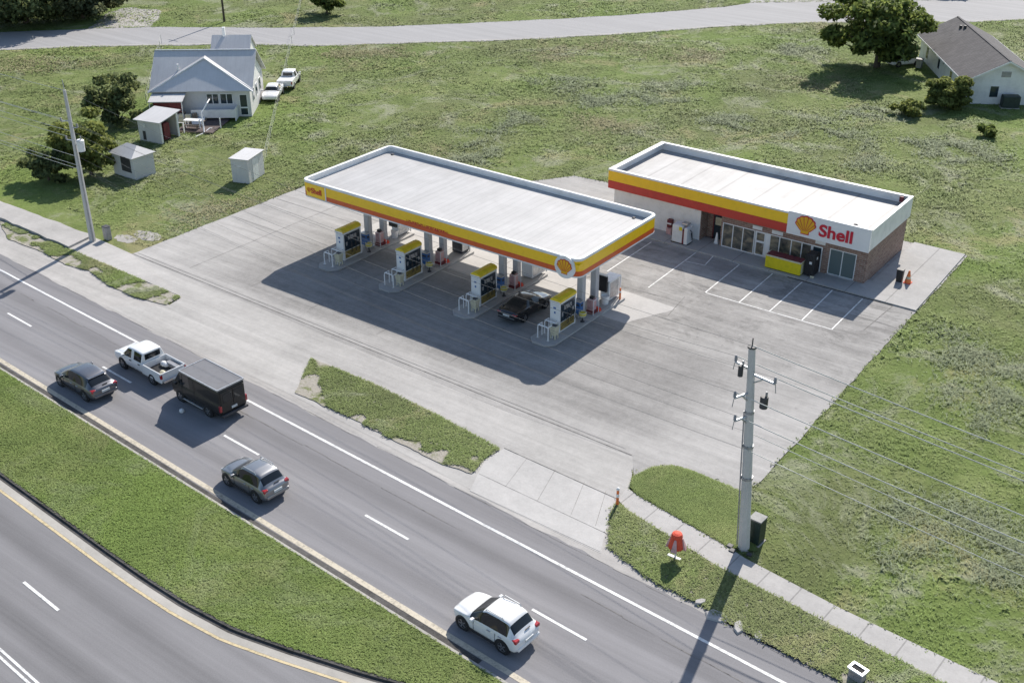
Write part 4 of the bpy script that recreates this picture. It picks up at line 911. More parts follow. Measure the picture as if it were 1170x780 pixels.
# fascia
FY = -.5; FZ0, FZ1 = 2.8, 4.42; xr0, xr1 = X(-46.35), X(-24.2); xs = X(-30.55)
sp('red_fascia', M['red'], [(xr0, xs, FY, FY + .16, FZ0, 3.48)], .008); sp('yellow_fascia', M['yellow'], [(xr0, xs, FY, FY + .159, 3.485, 4.3)], .008)
sp('fascia_end', M['white'], [(xr0, xr0 + .15, FY + .162, D_ + .1, FZ0, FZ1 - .06)], .01)
sp('side_fascia', M['white'], [(xr1 - .15, xr1, FY + .165, D_ + .1, FZ0, FZ1 - .02)], .01); sp('rear_fascia', M['white'], [(xr0 + .152, xr1 - .152, D_ - .05, D_ + .1, FZ0, FZ1 - .02)], .01)
sp('soffit', M['soffit'], [(xr0 + .16, xr1 - .16, FY + .165, -.062, FZ0 + .02, FZ0 + .06)], 0)
cp = MB(); cp.box(xr0 - .03, xs, FY - .03, FY + .26, 4.305, 4.46); cp.box(xr0 - .03, xr0 + .42, FY + .262, D_ + .13, 4.36, 4.455); cp.box(xr1 - .24, xr1 + .03, FY + .202, D_ + .13, 4.402, 4.455); cp.box(xr0 + .422, xr1 - .242, D_ - .2, D_ + .13, 4.402, 4.452); cp.box(xs + .002, xr1 - .242, FY + .2, FY + .3, 4.3, 4.45); cp.build('parapet_cap', M['white'], shop, .02)
inn = MB(); inn.box(xr0 + .16, xs, FY + .17, FY + .21, 3.75, 4.3); inn.build('parapet_back', M['white'], shop)
sp('roof_deck', M['store_deck'], [(xr0 + .152, xr1 - .152, FY + .212, D_ - .052, 3.72, 3.8)], 0)
sg = sp('sign_panel', M['white_gloss'], [(xs, xr1 + .02, FY - .06, FY + .155, FZ0 - .03, 4.55)], .012)
scallop(sg, (X(-29.1), FY - .062, 3.72), (0, 0, 0), .82, .05)
lt = lettering('Shell', 1.28, M['deep_red'], sg, (X(-28.05), FY - .09, 3.2), bold=.03, depth=.03, sx=1.1)
vt = MB()
for x, y in ((-26.0, 1.2), (-24.9, .6)): vt.lathe([(.18, 0), (.2, .12), (.1, .22), (.01, .24)], (X(x), y, 3.8), 12)
vt.build('roof_vent', M['dark'], shop); sp('scupper', M['maroon'], [(xr1 - .9, xr1 - .6, D_ - .4, D_ - .2, 3.95, 4.38)], .01)
sp('wall_lamp', M['white'], [(X(-38.6), X(-38.4), -.16, -.03, 2.5, 2.66)], .02)
# things standing outside the shop
t = thing('ice_chest', 'long yellow ice chest with dark maroon lid below the shop windows', 'ice chest', (-30.05, 74.95, .11))
part(t, 'chest_body', M['lemon'], [(-1.42, 1.42, -.48, .48, .06, 1.02)], .02); part(t, 'lid', M['maroon'], [(-1.4, -.02, -.46, .46, 1.02, 1.09), (.02, 1.4, -.46, .46, 1.02, 1.09)], .02); part(t, 'plinth', M['dark'], [(-1.38, 1.38, -.44, .44, 0, .06)], 0)
part(t, 'rim', M['cream'], [(-1.45, 1.45, -.51, -.462, .98, 1.1), (1.402, 1.45, -.46, .48, .98, 1.1), (-1.45, -1.402, -.46, .48, .98, 1.1)], .01); part(t, 'end_panel', M['cream'], [(1.42, 1.435, -.36, .38, .12, .9)], .004)
t = thing('gas_cage', 'black gas bottle cage with two white round labels beside the ice chest', 'cage', (-28.15, 75.35, .11)); part(t, 'cage_body', M['black'], [(-.36, .36, -.45, .5, .05, 1.75)], .04)
part(t, 'cage_bar', M['dark'], [(-.38 + .12 * i, -.36 + .12 * i, -.475, -.452, .1, 1.7) for i in range(7)], 0); part(t, 'label', M['white'], [(-.02, .18, -.49, -.477, 1.0, 1.2), (.365, .38, -.1, .1, 1.3, 1.5)], .004); part(t, 'foot', M['cream'], [(.2, .5, -.6, -.48, 0, .14)], .03)
t = thing('air_machine', 'white air and vacuum machine with yellow label by the white shop wall', 'vending machine', (-38.85, 75.0, .11)); part(t, 'machine_body', M['white'], [(-.72, .2, -.45, .45, .06, 1.5)], .04); part(t, 'end_unit', M['white_gloss'], [(.36, .66, -.5, .4, .06, 1.42)], .03)
part(t, 'red_stripe', M['maroon'], [(.2, .36, -.47, .42, .06, 1.25)], .01); part(t, 'dome', M['galv'], [(-.1, .5, -.2, .38, 1.5, 1.68)], .08); part(t, 'label', M['lemon'], [(-.12, .16, -.462, -.452, 1.12, 1.42)], .004); part(t, 'base', M['black'], [(-.76, .68, -.48, .46, 0, .06)], 0)
mb = MB().tube([(.68, -.1, 1.2), (.85, -.1, 1.1), (.9, -.05, .5), (.8, .1, .3), (.7, .1, .9)], .03, 6); mb.build('hose', M['black'], t)
t = thing('pay_phone', 'dark red wall mounted box with white stripe left of the air machine', 'wall box', (-40.5, 75.9, .99)); part(t, 'box_body', M['maroon'], [(-.2, .2, -.2, .2, -.3, .35)], .03); part(t, 'stripe', M['white'], [(-.205, .205, -.21, -.198, -.02, .1)], .003); part(t, 'lower_box', M['pink_red'], [(-.22, .22, -.22, .18, -.88, -.32)], .03)
t = thing('floor_sign', 'small white standing sign inside the shop doorway', 'floor sign', (-36.55, 76.4, .11)); MB().prism([(-.16, -.12), (.16, -.12), (.16, .12), (-.16, .12)], 0, .9, [(-.05, -.02), (.05, -.02), (.05, .02), (-.05, .02)]).build('sign_board', M['white'], t); MB().lathe([(.2, 0), (.22, .05), (.1, .1)], n=12).build('sign_foot', M['white'], t)
t = thing('traffic_cone', 'orange traffic cone on the concrete right of the shop', 'traffic cone', (-21.8, 78.25, .11)); MB().lathe([(.24, .04), (.24, .06), (.06, .95), (.03, .97)], n=18).build('cone_body', M['safety'], t); part(t, 'cone_base', M['red_cloth'], [(-.27, .27, -.27, .27, 0, .04)], .01); MB().lathe([(.185, .34), (.15, .52)], n=18).build('cone_band', M['cream'], t)
t = thing('rubbish_bin', 'dark grey upright bin next to the orange cone', 'bin', (-22.4, 78.15, .11)); MB().prism(round_rect(-.21, .21, -.21, .21, .06, 3), 0, .9, round_rect(-.24, .24, -.24, .24, .06, 3)).build('bin_body', M['black'], t); MB().prism(round_rect(-.25, .25, -.25, .25, .07, 3), .9, .98).build('lid', M['dark'], t)

# ================================================================== roadside things
t = thing('utility_cabinet', 'dark green metal utility cabinet standing behind the tall concrete pole', 'cabinet', (-17.4, 44.0, -.02), RAD(-3)); part(t, 'cabinet_body', M['green_box'], [(-.34, .34, -.34, .34, .05, 1.42)], .03); part(t, 'cap', M['box_top'], [(-.36, .36, -.36, .36, 1.42, 1.5)], .02); part(t, 'plinth', M['kerb'], [(-.4, .4, -.4, .4, 0, .05)], .01); part(t, 'door_gap', M['black'], [(-.01, .01, -.346, -.338, .1, 1.35)], 0)
t = thing('meter_pedestal', 'small grey meter box standing beside the left pole', 'meter box', (-76.2, 48.25, -.02)); part(t, 'box_body', M['grey'], [(-.28, .28, -.22, .22, .0, 1.1)], .05); part(t, 'lid', M['dark'], [(-.3, .3, -.24, .24, 1.1, 1.16)], .03)
t = thing('covered_sign', 'low sign under a bright red cloth hood on the verge beside the sidewalk', 'covered sign', (-19.95, 40.35, .04)); 
MB().lathe([(.4, .72), (.4, .76), (.33, 1.05), (.29, 1.25), (.28, 1.42), (.24, 1.52), (.12, 1.57), (.01, 1.58)], n=14).build('hood', M['red_cloth'], t)
for a in (15, 105, 195, 285):
    c, s_ = math.cos(RAD(a)), math.sin(RAD(a)); rad_ = lambda r, w: [(c * r - s_ * w, s_ * r + c * w), (c * r + s_ * w, s_ * r - c * w)]
    MB().prism(rad_(.28, .1) + rad_(.52, .16)[::-1], .68, 1.3, rad_(.2, .05) + rad_(.31, .05)[::-1]).build('fold', M['pink_red'], t, .02)
MB().lathe([(.05, 0), (.05, .8)], n=8).build('post', M['white'], t); part(t, 'foot', M['white'], [(-.42, .3, -.1, .1, 0, .08)], .03)
t = thing('marker_post', 'orange marker post with white cap at the corner of the driveway', 'post', (-24.55, 42.35, .02)); MB().lathe([(.08, 0), (.07, 1.0)], n=12).build('post', M['safety'], t); MB().lathe([(.09, 1.0), (.09, 1.1), (.04, 1.14)], n=12).build('cap', M['white'], t); MB().lathe([(.085, .55), (.08, .75)], n=12).build('reflector_band', M['white'], t); MB().lathe([(.2, 0), (.16, .06)], n=12).build('base', M['dark'], t)
t = thing('junction_box', 'white rimmed box with black lid on the verge near the road', 'junction box', (-9.7, 37.95, .02), RAD(-12)); part(t, 'box_body', M['grey'], [(-.33, .33, -.2, .2, 0, .5)], .02); mb = MB(); ring(mb, round_rect(-.38, .38, -.26, .26, .03, 2), round_rect(-.28, .28, -.16, .16, .02, 2), .5, .58); mb.build('rim', M['white_gloss'], t); part(t, 'lid', M['rubber'], [(-.3, .3, -.18, .18, .5, .53)], 0)
r_ = random.Random(11)
for i, (x, y, s_, lab) in enumerate(((-16.35, 37.85, .8, 'largest broken concrete slab at the edge of the road'), (-15.2, 37.75, .55, 'broken concrete lump right of the largest slab'), (-17.4, 38.25, .4, 'small pale stone left of the largest slab'), (-14.3, 37.85, .45, 'flat stone at the right end of the rubble'))):
    q = [(s_ * r_.uniform(.7, 1) * math.cos(a), s_ * .6 * r_.uniform(.7, 1) * math.sin(a)) for a in [k * 1.05 for k in range(6)]]
    o = MB().prism(q, 0, .08 + .06 * r_.random(), [(a * .85, b * .85) for a, b in q]).build('concrete_slab', M['oldwalk'], None, .02, loc=(x, y, .0)); o.rotation_euler = (r_.uniform(-.08, .08), r_.uniform(-.08, .08), r_.uniform(0, 3)); tag(o, lab, 'rubble', 'broken concrete by the road')

# ================================================================== utility poles and wires
def insul(mb, p, h=.32, r=.09): mb.lathe([(.03, 0), (r, .04), (.05, .1), (r, .15), (.05, .21), (r * .9, .26), (.02, h)], p, 10)
poleR = thing('utility_pole', 'tall pale concrete utility pole beside the sidewalk at the right', 'utility pole', (-17.6, 43.15, 0))
top = Vector((-.62, -.38, 11.35))
def pr_(z): return top * (z / top.z)
MB().tube([(0, 0, -.3), tuple(pr_(4)), tuple(pr_(8)), tuple(top)], .31, 8, .17).build('pole_shaft', M['pole_concrete'], poleR)
for z, a in ((6.0, .305), (4.2, .335), (7.9, .27)): MB().lathe([(a - .04, 0), (a - .04, .14)], tuple(pr_(z)), 10).build('strap', M['grey'], poleR)
hd3 = Vector((HD.x, HD.y, 0)); hn3 = Vector((HN.x, HN.y, 0))
def arm(z, d, L, brace=True, ins=True, w=.06):
    c = pr_(z); e_ = c + d * L; a = MB().tube([tuple(c), tuple(e_)], w, 6)
    if brace: a.tube([tuple(c - Vector((0, 0, .55))), tuple(c + d * L * .55)], .04, 6)
    o = a.build('cross_arm', M['galv'], poleR); i_ = MB()
    if ins: insul(i_, tuple(e_ + Vector((0, 0, .03)))); i_.tube([tuple(e_ + Vector((0, 0, .2))), tuple(e_ + d * .1 + Vector((0, 0, -.45)))], .02, 5); i_.build('insulator', M['insul'], o)
    return e_
a1 = arm(10.0, (hd3 * .95 - hn3 * .1).normalized(), 1.3); a2 = arm(10.2, (-hd3 * .9 + hn3 * .2).normalized(), .95, False); a3 = arm(9.0, (-hn3 * .9 - hd3 * .3).normalized(), .95); a4 = arm(7.75, (-hn3 * .9 - hd3 * .3).normalized(), .9)
for z, d, rr, hh in ((9.8, -hd3 * .45 - hn3 * .2, .12, .5), (8.35, hd3 * .62 + hn3 * .15, .19, .55)):
    c = pr_(z) + d; tr = MB().lathe([(rr, 0), (rr, hh), (rr * .9, hh + .05)], tuple(c), 14).build('transformer', M['dark'], poleR); bu = MB(); insul(bu, tuple(c + Vector((.06, .06, hh + .04))), .25, .06); bu.build('bushing', M['grey'], tr)
MB().lathe([(.22, 0), (.22, .08), (.03, .1), (.03, .5)], tuple(top), 8).build('pole_cap', M['dark'], poleR)
cd2 = MB().tube([tuple(pr_(.2) + Vector((-.3, -.2, 0))), tuple(pr_(5) + Vector((-.24, -.2, 0))), tuple(pr_(8) + Vector((-.2, -.16, 0)))], .035, 5).build('conduit', M['grey'], poleR)
part(poleR, 'base_debris', M['dark'], [(-.75, -.45, -.5, -.2, 0, .12), (-.5, -.2, -.75, -.45, 0, .1), (.35, .6, -.5, -.3, 0, .14)], .03)
poleL = thing('utility_pole', 'slim grey utility pole with a transformer at the left by the old sidewalk', 'utility pole', (-76.8, 47.25, 0))
MB().tube([(0, 0, -.3), (-.05, .05, 6), (-.15, .1, 12.2)], .26, 8, .12).build('pole_shaft', M['pole_concrete'], poleL)
MB().tube([(-.15, .1, 12.1), (-.17, .1, 13.0)], .05, 6, .03).build('pole_spike', M['galv'], poleL)
am = MB(); am.tube([(-.1, .1, 8.0), (.85, .15, 8.05)], .05, 6); am.tube([(-.1, .08, 8.3), (-.8, -.1, 8.3)], .04, 6); am.tube([(-.1, .1, 9.9), (-.2, -.6, 9.95)], .04, 6); am.tube([(-.1, .1, 9.3), (.5, .2, 9.4)], .04, 6); am = am.build('cross_arm', M['galv'], poleL)
ii = MB(); [insul(ii, p) for p in ((.5, .2, 9.4), (-.2, -.6, 9.95), (-.8, -.1, 8.3))]; ii.build('insulator', M['insul'], am)
tr = MB().lathe([(.27, 0), (.3, .85), (.2, .92)], (.62, .12, 7.6), 14).build('transformer', M['white'], poleL); bu = MB(); insul(bu, (.68, .2, 8.5), .25, .06); bu.build('bushing', M['grey'], tr)
MB().tube([(.25, -.1, 0), (.2, -.06, 4), (.1, 0, 8)], .03, 5).build('conduit', M['grey'], poleL)
def wire(a, b, sag, label, r=.021, mat='wire', grp='overhead wires along the highway'):
    a, b = Vector(a), Vector(b); pts = []
    for i in range(25): t = i / 24; p = a.lerp(b, t); p.z -= sag * 4 * t * (1 - t); pts.append(tuple(p))
    o = MB().tube(pts, r, 5).build('overhead_wire', M[mat]); return tag(o, label, 'wire', grp)
bR = Vector((-17.6, 43.15, 0)); bL = Vector((-76.8, 47.25, 0)); up = Vector((0, 0, .3))
Rp = [('topmost', bR + top + Vector((0, 0, .1))), ('second highest, from the long right arm', bR + a1 + up), ('third highest, from the short upper left arm', bR + a2 + up), ('fourth highest, from the middle side bracket', bR + a3 + up), ('fifth highest, from the lowest side bracket', bR + a4 + up), ('upper telephone', bR + pr_(6.6) + hn3 * .3), ('middle telephone', bR + pr_(6.05) - hn3 * .32), ('lowest telephone', bR + pr_(5.55) + hn3 * .33)]
Lp = [bL + Vector((-.15, .1, 12.2)), bL + Vector((.5, .2, 9.7)), bL + Vector((-.2, -.6, 10.2)), bL + Vector((-.1, .1, 9.0)), bL + Vector((-.8, -.1, 8.6)), bL + Vector((-.1, .3, 6.9)), bL + Vector((-.1, -.1, 6.4)), bL + Vector((-.1, .25, 5.9))]
spanR = Vector((hw(59, 0)[0], hw(59, 0)[1], 0)); 
for (nm, p), q in zip(Rp, Lp):
    tel = 'telephone' in nm
    wire(p, p + spanR + Vector((0, 0, -.2)), .9, nm + ' wire running right from the tall concrete pole', .023 if not tel else .017)
    wire(q, p, .95, nm.split(',')[0] + ' wire between the left pole and the tall concrete pole', .008 if not tel else .006, 'wire_far' if not tel else 'cable')
    wire(q - spanR * 1.02, q, .8, nm.split(',')[0] + ' wire running left from the slim grey pole', .016)

# ================================================================== vehicles on the highway and under the canopy
YAW = math.pi + PH
def on_road(s, n): x, y, _ = hw(s, n); return (x, y, .004)
suv('crossover_car', 'black crossover with sloping tailgate driving beside the median, leftmost of the cars', 'car', M['car_charcoal'], 4.7, 1.88, 1.54, 2.8, .45, on_road(-59.35, 29.6), YAW, 'vehicles on the highway', spoiler=True)
suv('grey_suv', 'dark grey estate car with pale roof reflection driving beside the median', 'car', M['car_grey'], 4.05, 1.8, 1.62, 2.42, 0, on_road(-43.0, 29.65), YAW, 'vehicles on the highway', rails=True)
suv('white_suv', 'white sport utility car with roof rails driving nearest the camera', 'car', M['car_white'], 4.0, 1.82, 1.66, 2.36, 0, on_road(-25.8, 29.55), YAW, 'vehicles on the highway', rails=True)
pk_ = pickup('pickup_truck', 'white pickup truck with open cargo bed ahead of the black van', 'pickup truck', M['car_white'], on_road(-58.1, 33.4), YAW, group='vehicles on the highway')
van('cargo_van', 'tall black van with flat grey roof and pale rim in the outer lane', 'van', on_road(-52.1, 33.4), YAW)['group'] = 'vehicles on the highway'
sedan('black_sedan', 'glossy black sedan parked beside a pump under the canopy', 'car', M['car_black'], 4.55, 1.8, 1.38, 2.6, (-41.75, 57.75, .02), RAD(91))
for i, (s_, n, a, lab) in enumerate(((-56.9, 33.75, .32, 'large white sack lying in the pickup bed'), (-56.0, 33.0, .24, 'small pale bundle at the back of the pickup bed'), (-56.3, 33.95, .4, 'flat grey tool box on the far side of the pickup bed'))):
    x, y, _ = hw(s_, n)
    o = MB().lathe([(a * .7, 0), (a, .06), (a * .9, .2), (a * .5, .28), (.01, .3)], (0, 0, 0), 9) if i < 2 else MB().box(-.55, .55, -.16, .16, 0, .3)
    o = o.build('cargo', M[('white', 'cream', 'grey')[i]], None, .03, loc=(x, y, .67)); o.rotation_euler = (0, 0, PH); o.scale = (1.2, .7, 1) if i < 2 else (1, 1, 1); tag(o, lab, 'load', 'load in the pickup bed')
o = MB().lathe([(.1, 0), (.17, .06), (.14, .2), (.04, .3)], (0, 0, 0), 7).build('litter', M['white'], None, loc=hw(-52.5, 31.75, .01)); o.rotation_euler = (.4, .9, 0); tag(o, 'crumpled white litter lying on the road beside the black van', 'litter')
# ================================================================== the tin roofed house and its yard
HA = math.atan2(6.5, 8.1)
hl_ = thing('tin_roof_house', 'pale grey house with tin roof and wide front gable at the upper left', 'house', (-99.7, 71.2, 0), HA)
HW, HE, HR, HDp = 10.4, 2.9, 5.95, 8.2       # width, eave, ridge, depth
def hp(name, mat, boxes, bevel=.01, par=None): return part(par or hl_, name, mat, boxes, bevel)
w = MB(); w.box(.25, HW - .25, .0, .2, 0, HE + .1); w.box(.25, .45, .2, HDp - .2, 0, HE); w.box(HW - .45, HW - .25, .2, HDp - .2, 0, HE); w.box(.25, HW - .25, HDp - .2, HDp, 0, HE); w.build('wall', M['shed_wall'], hl_)
for x in (.26, HW - .44): MB().extr([(.0, HE + .1), (HDp, HE), (HDp / 2, HR - .25)], 'x', x, x + .18).build('gable_wall', M['white'], hl_)
rf = MB(); t_ = .1
for y0, y1, z0, z1 in ((-.45, HDp / 2, HE - .12, HR), (HDp + .4, HDp / 2, HE - .12, HR)):
    rf.extr([(y0, z0), (y1, z1), (y1, z1 + t_), (y0, z0 + t_)], 'x', -.15, HW + .15)
rf.build('roof', M['tin'], hl_)
AY = 2.9       # the gable front leans back to the ridge
pe = MB(); pe.v = [(0, -.5, HE - .02), (HW, -.5, HE - .02), (HW / 2, AY, 5.42), (0, -.3, HE - .02), (HW, -.3, HE - .02), (HW / 2, AY + .2, 5.36)]; pe.f = [(0, 1, 2), (5, 4, 3), (0, 3, 4, 1), (1, 4, 5, 2), (2, 5, 3, 0)]; pe.build('pediment', M['siding'], hl_)
for sx in (-1, 1):
    xa, xb = HW / 2, HW / 2 + sx * (HW / 2 + .25)
    pr2 = MB(); pr2.quad((xa, AY - .1, 5.5), (xb, -.65, HE - .1), (xb, -.3, HE + .08), (xa, AY + .55, 5.62)); pr2.build('gable_roof', M['tin_side'], hl_)
    MB().tube([(xa, AY - .1, 5.48), (xb, -.62, HE - .1)], .07, 6).build('barge_board', M['white'], hl_)
hp('ridge_cap', M['galv'], [(-.1, HW + .1, HDp / 2 - .12, HDp / 2 + .12, HR + .07, HR + .14)], .02)
MB().lathe([(.09, 0), (.09, .9), (.12, .92)], (2.6, 1.9, 4.2), 8).build('vent_pipe', M['white'], hl_)
def hwin(x0, x1, z0, z1, y=-.0, bars=(), nm='window', pane='pane'):
    f = MB(); f.box(x0, x1, y - .06, y - .005, z0, z0 + .07); f.box(x0, x1, y - .06, y - .005, z1 - .07, z1)
    xs = [x0 + .035] + list(bars) + [x1 - .035]
    for b in xs: f.box(b - .035, b + .035, y - .059, y - .006, z0 + .07, z1 - .07)
    fo = f.build(nm, M['white'], hl_)
    for a, b in zip(xs, xs[1:]): hp('pane', M[pane], [(a + .035, b - .035, y - .04, y - .01, z0 + .07, z1 - .07)], 0, fo)
    return fo
hwin(5.6, 6.9, 1.35, 2.5, 0, [6.25]); hwin(7.0, 8.35, 1.35, 2.5, 0, [7.7])
dd = hwin(9.0, 9.85, .15, 2.4, 0, [], 'door'); hp('mid_rail', M['white'], [(9.07, 9.78, -.055, -.008, .9, 1.05)], 0, dd)
for y0, z0 in ((1.4, 1.3), (3.4, 1.3), (5.6, 1.3)):
    f = hp('window', M['white'], [(HW - .25, HW - .2, y0 - .08, y0 + .88, z0 - .08, z0 + 1.25)]); hp('pane', M['pane'], [(HW - .2, HW - .185, y0, y0 + .8, z0, z0 + 1.17)], 0, f)
# awning and porch on the left half of the front
aw = MB().extr([(-.05, 2.62), (-2.3, 2.25), (-2.3, 2.33), (-.05, 2.7)], 'x', .1, 3.6).build('awning', M['tin'], hl_)
mb = MB(); 
for x in (.2, 3.5): mb.tube([(x, -2.2, 0), (x, -2.2, 2.25)], .05, 6)
mb.build('awning_post', M['white'], aw)
hp('red_screen', M['maroon'], [(.35, 3.2, -1.3, -1.22, .9, 2.2)]); hp('porch_wall', M['shed_wall'], [(.2, 3.6, -2.1, -2.0, 0, .9)])
hp('landing', M['white'], [(4.2, 8.7, -1.6, -.01, .35, .5)], .02); hp('landing_skirt', M['white'], [(4.2, 8.7, -1.64, -1.6, .5, 1.25)], .01); hp('landing_side', M['white'], [(8.7, 8.76, -1.7, -.01, 0, 1.3)], .01)
st_ = MB().extr([(-1.65, .5), (-1.65, .35), (-3.2, .0), (-3.2, .12)], 'x', 4.3, 5.6).build('ramp', M['white'], hl_)
# rear wing with its own gable roof
rw_ = MB(); rw_.box(4.8, 8.4, HDp + .01, HDp + 4.5, 0, 3.3); rw_.build('rear_wall', M['shed_wall'], hl_)
re2 = MB(); re2.extr([(HDp + .9, 3.9), (HDp + 3.4, 5.75), (HDp + 3.4, 5.85), (HDp + .9, 4.0)], 'x', 4.4, 8.8); re2.extr([(HDp + 5.9, 3.9), (HDp + 3.4, 5.75), (HDp + 3.4, 5.85), (HDp + 5.9, 4.0)], 'x', 4.4, 8.8); re2.build('upper_roof', M['tin'], hl_)
ue = MB(); ue.extr([(HDp + 1.1, 3.31), (HDp + 5.7, 3.31), (HDp + 5.7, 3.98), (HDp + 3.4, 5.73), (HDp + 1.1, 3.98)], 'x', 4.6, 8.6); ue.build('upper_wall', M['white'], hl_)
part(hl_, 'chimney', M['white'], [(5.6, 5.9, HDp + 3.2, HDp + 3.6, 5.4, 6.7)], .02)
# deck, pipes, table in front
dk = thing('timber_deck', 'dark timber deck with white rail posts in front of the tin roofed house', 'deck', (-94.0, 69.3, 0), RAD(27))
mb = MB()
for i in range(11): mb.box(0, 4.0, .0 + i * .42, .4 + i * .42, .1, .16)
mb.build('deck_boards', M['deckwood'], dk); part(dk, 'rim_joist', M['wood'], [(-.04, 4.04, -.06, -.005, 0, .17)], 0)
for x, y in ((-.05, -.1), (1.0, -.12), (4.05, 1.9)): part(dk, 'post', M['white'], [(x - .05, x + .05, y - .05, y + .05, 0, 1.1)], .01)
rl = MB().tube([(-.05, -.1, 1.05), (1.0, -.12, 1.05)], .035, 6); rl.build('hand_rail', M['white'], dk)
pg = thing('pipe_frame', 'bent white pipe frame leaning over the timber deck', 'frame', (-92.2, 71.2, 0), RAD(27)); MB().tube([(0, 2.6, 2.5), (.15, 1.6, 2.4), (.0, .9, 1.9), (-.1, .5, 1.7), (.35, -.3, .5), (.6, -.9, .05)], .07, 7).build('bent_pipe', M['white'], pg); MB().tube([(.95, .9, .02), (.75, .2, .25), (.55, -.8, .06), (.2, -2.1, .05)], .05, 6).build('ground_pipe', M['white'], pg)
tb = thing('picnic_table', 'white topped picnic table standing on the timber deck', 'table', (-93.4, 71.2, .16), RAD(27)); part(tb, 'table_top', M['white'], [(-.95, .95, -.4, .4, .72, .78)], .01)
for x in (-.75, .75):
    for y in (-.28, .28): part(tb, 'leg', M['white'], [(x - .05, x + .05, y - .05, y + .05, 0, .72)], 0)
for y in (-.75, .75): part(tb, 'bench', M['wood'], [(-.9, .9, y - .13, y + .13, .42, .46), (-.7, -.62, y - .1, y + .1, 0, .42), (.62, .7, y - .1, y + .1, 0, .42)], 0)
r_ = random.Random(5)
for i, (x, y, s_, lab, m_) in enumerate(((-96.6, 72.0, .5, 'brown heap of household clutter beside the ramp on the deck', 'wood'), (-95.6, 71.9, .42, 'pale bundled clutter in the middle below the landing', 'cream'), (-94.7, 73.0, .45, 'tan sacks piled at the right below the landing', 'wood'))):
    t = thing('clutter_pile', lab, 'clutter', (x, y, .1), r_.random() * 3, 'clutter on the deck')
    mb = MB()
    for k in range(5): a = r_.random() * 6; mb.cbox((s_ * math.cos(a), s_ * math.sin(a) * .7, .0), (r_.uniform(.3, .6), r_.uniform(.3, .5), r_.uniform(.3, .9)))
    mb.build('boxes', M[m_], t, .06)
# sheds
sa = thing('lean_to_shed', 'pale open sided lean-to shed with mono pitch roof beside the deck', 'shed', (-94.6, 65.4, 0), RAD(13))
part(sa, 'wall', M['shed_wall'], [(0, 2.7, 0, .08, 0, 2.15), (0, .08, .08, 2.9, 0, 2.2), (.08, 2.6, 2.82, 2.9, 0, 2.5)], 0); 
MB().extr([(-.25, 2.15), (3.1, 2.6), (3.1, 2.68), (-.25, 2.23)], 'x', -.3, 2.95).build('roof', M['tin'], sa)
part(sa, 'window', M['dark'], [(.5, .85, -.02, -.003, .2, 1.1)], 0); part(sa, 'door_post', M['white'], [(2.55, 2.7, 2.6, 2.82, 0, 2.6), (2.58, 2.7, .09, .3, 0, 2.2)], .01); part(sa, 'red_goods', M['maroon'], [(1.6, 2.3, 1.0, 1.9, 0, 1.7)], .05); part(sa, 'back_panel', M['dark'], [(1.0, 1.08, .1, 2.8, 0, 2.1)], 0); part(sa, 'wall_lamp', M['white'], [(.75, .95, -.1, -.003, 1.5, 1.85)], .03)
sb = thing('hipped_shed', 'small white shed with hipped tin roof half hidden by the bush', 'shed', (-88.9, 57.9, 0), RAD(0))
part(sb, 'wall', M['shed_wall'], [(0.2, 3.3, .15, .23, 0, 2.1), (3.22, 3.3, .23, 2.4, 0, 2.1), (.2, .28, .23, 2.4, 0, 2.1), (.28, 3.22, 2.32, 2.4, 0, 2.1)], 0); part(sb, 'opening', M['dark'], [(1.5, 2.9, .13, .147, .6, 2.0)], 0)
mb = MB(); A, B_, C_, D2 = (0, -.1, 2.1), (3.5, -.1, 2.1), (3.5, 2.6, 2.1), (0, 2.6, 2.1); E_, F_ = (1.2, 1.3, 2.85), (2.6, 1.3, 2.85)
mb.quad(A, B_, F_, E_); mb.quad(B_, C_, F_); mb.quad(C_, D2, E_, F_); mb.quad(D2, A, E_); mb.quad(D2, C_, B_, A); mb.build('roof', M['tin'], sb)
sc = thing('small_white_shed', 'small plain white shed standing alone on the lawn', 'shed', (-78.2, 63.0, 0), RAD(20)); part(sc, 'wall', M['shed_wall'], [(0, 1.7, 0, 2.9, 0, 2.2)], .02); part(sc, 'roof', M['tin'], [(-.12, 1.82, -.12, 3.02, 2.2, 2.28)], .02); part(sc, 'plate', M['white'], [(.6, .95, -.02, -.003, 1.5, 1.62)], 0); part(sc, 'door', M['white'], [(1.702, 1.73, .8, 1.8, .05, 2.0)], .01)
# fences
def wire_fence(a, b, n, label):
    t = thing('wire_fence', label, 'fence', (a[0], a[1], 0)); d = Vector((b[0] - a[0], b[1] - a[1], 0))
    for i in range(n + 1): p = d * i / n; part(t, 'post', M['galv'], [(p.x - .025, p.x + .025, p.y - .025, p.y + .025, -.05, 1.1)], 0)
    mb = MB(); 
    for z in (.35, .75, 1.1): mb.tube([(0, 0, z), tuple(d + Vector((0, 0, z)))], .008, 4)
    mb.build('fence_wire', M['wire'], t)
wire_fence((-130.0, 121.9), (-77.6, 66.0), 14, 'long thin wire fence running from the back road past the white car')
wire_fence((-125.2, 92.1), (-104.5, 73.8), 9, 'short wire fence on the grass left of the tin roofed house')
sedan('white_sedan', 'white sedan parked close beside the tin roofed house with bonnet facing the lawn', 'car', M['car_white'], 4.7, 1.85, 1.42, 2.7, (-95.4, 83.9, 0), RAD(-53))
pickup('pickup_truck', 'white pickup with covered bed parked behind the white sedan', 'pickup truck', M['car_white'], (-97.5, 88.4, 0), RAD(124), 5.0, 1.8, 1.7, 3.0, True)

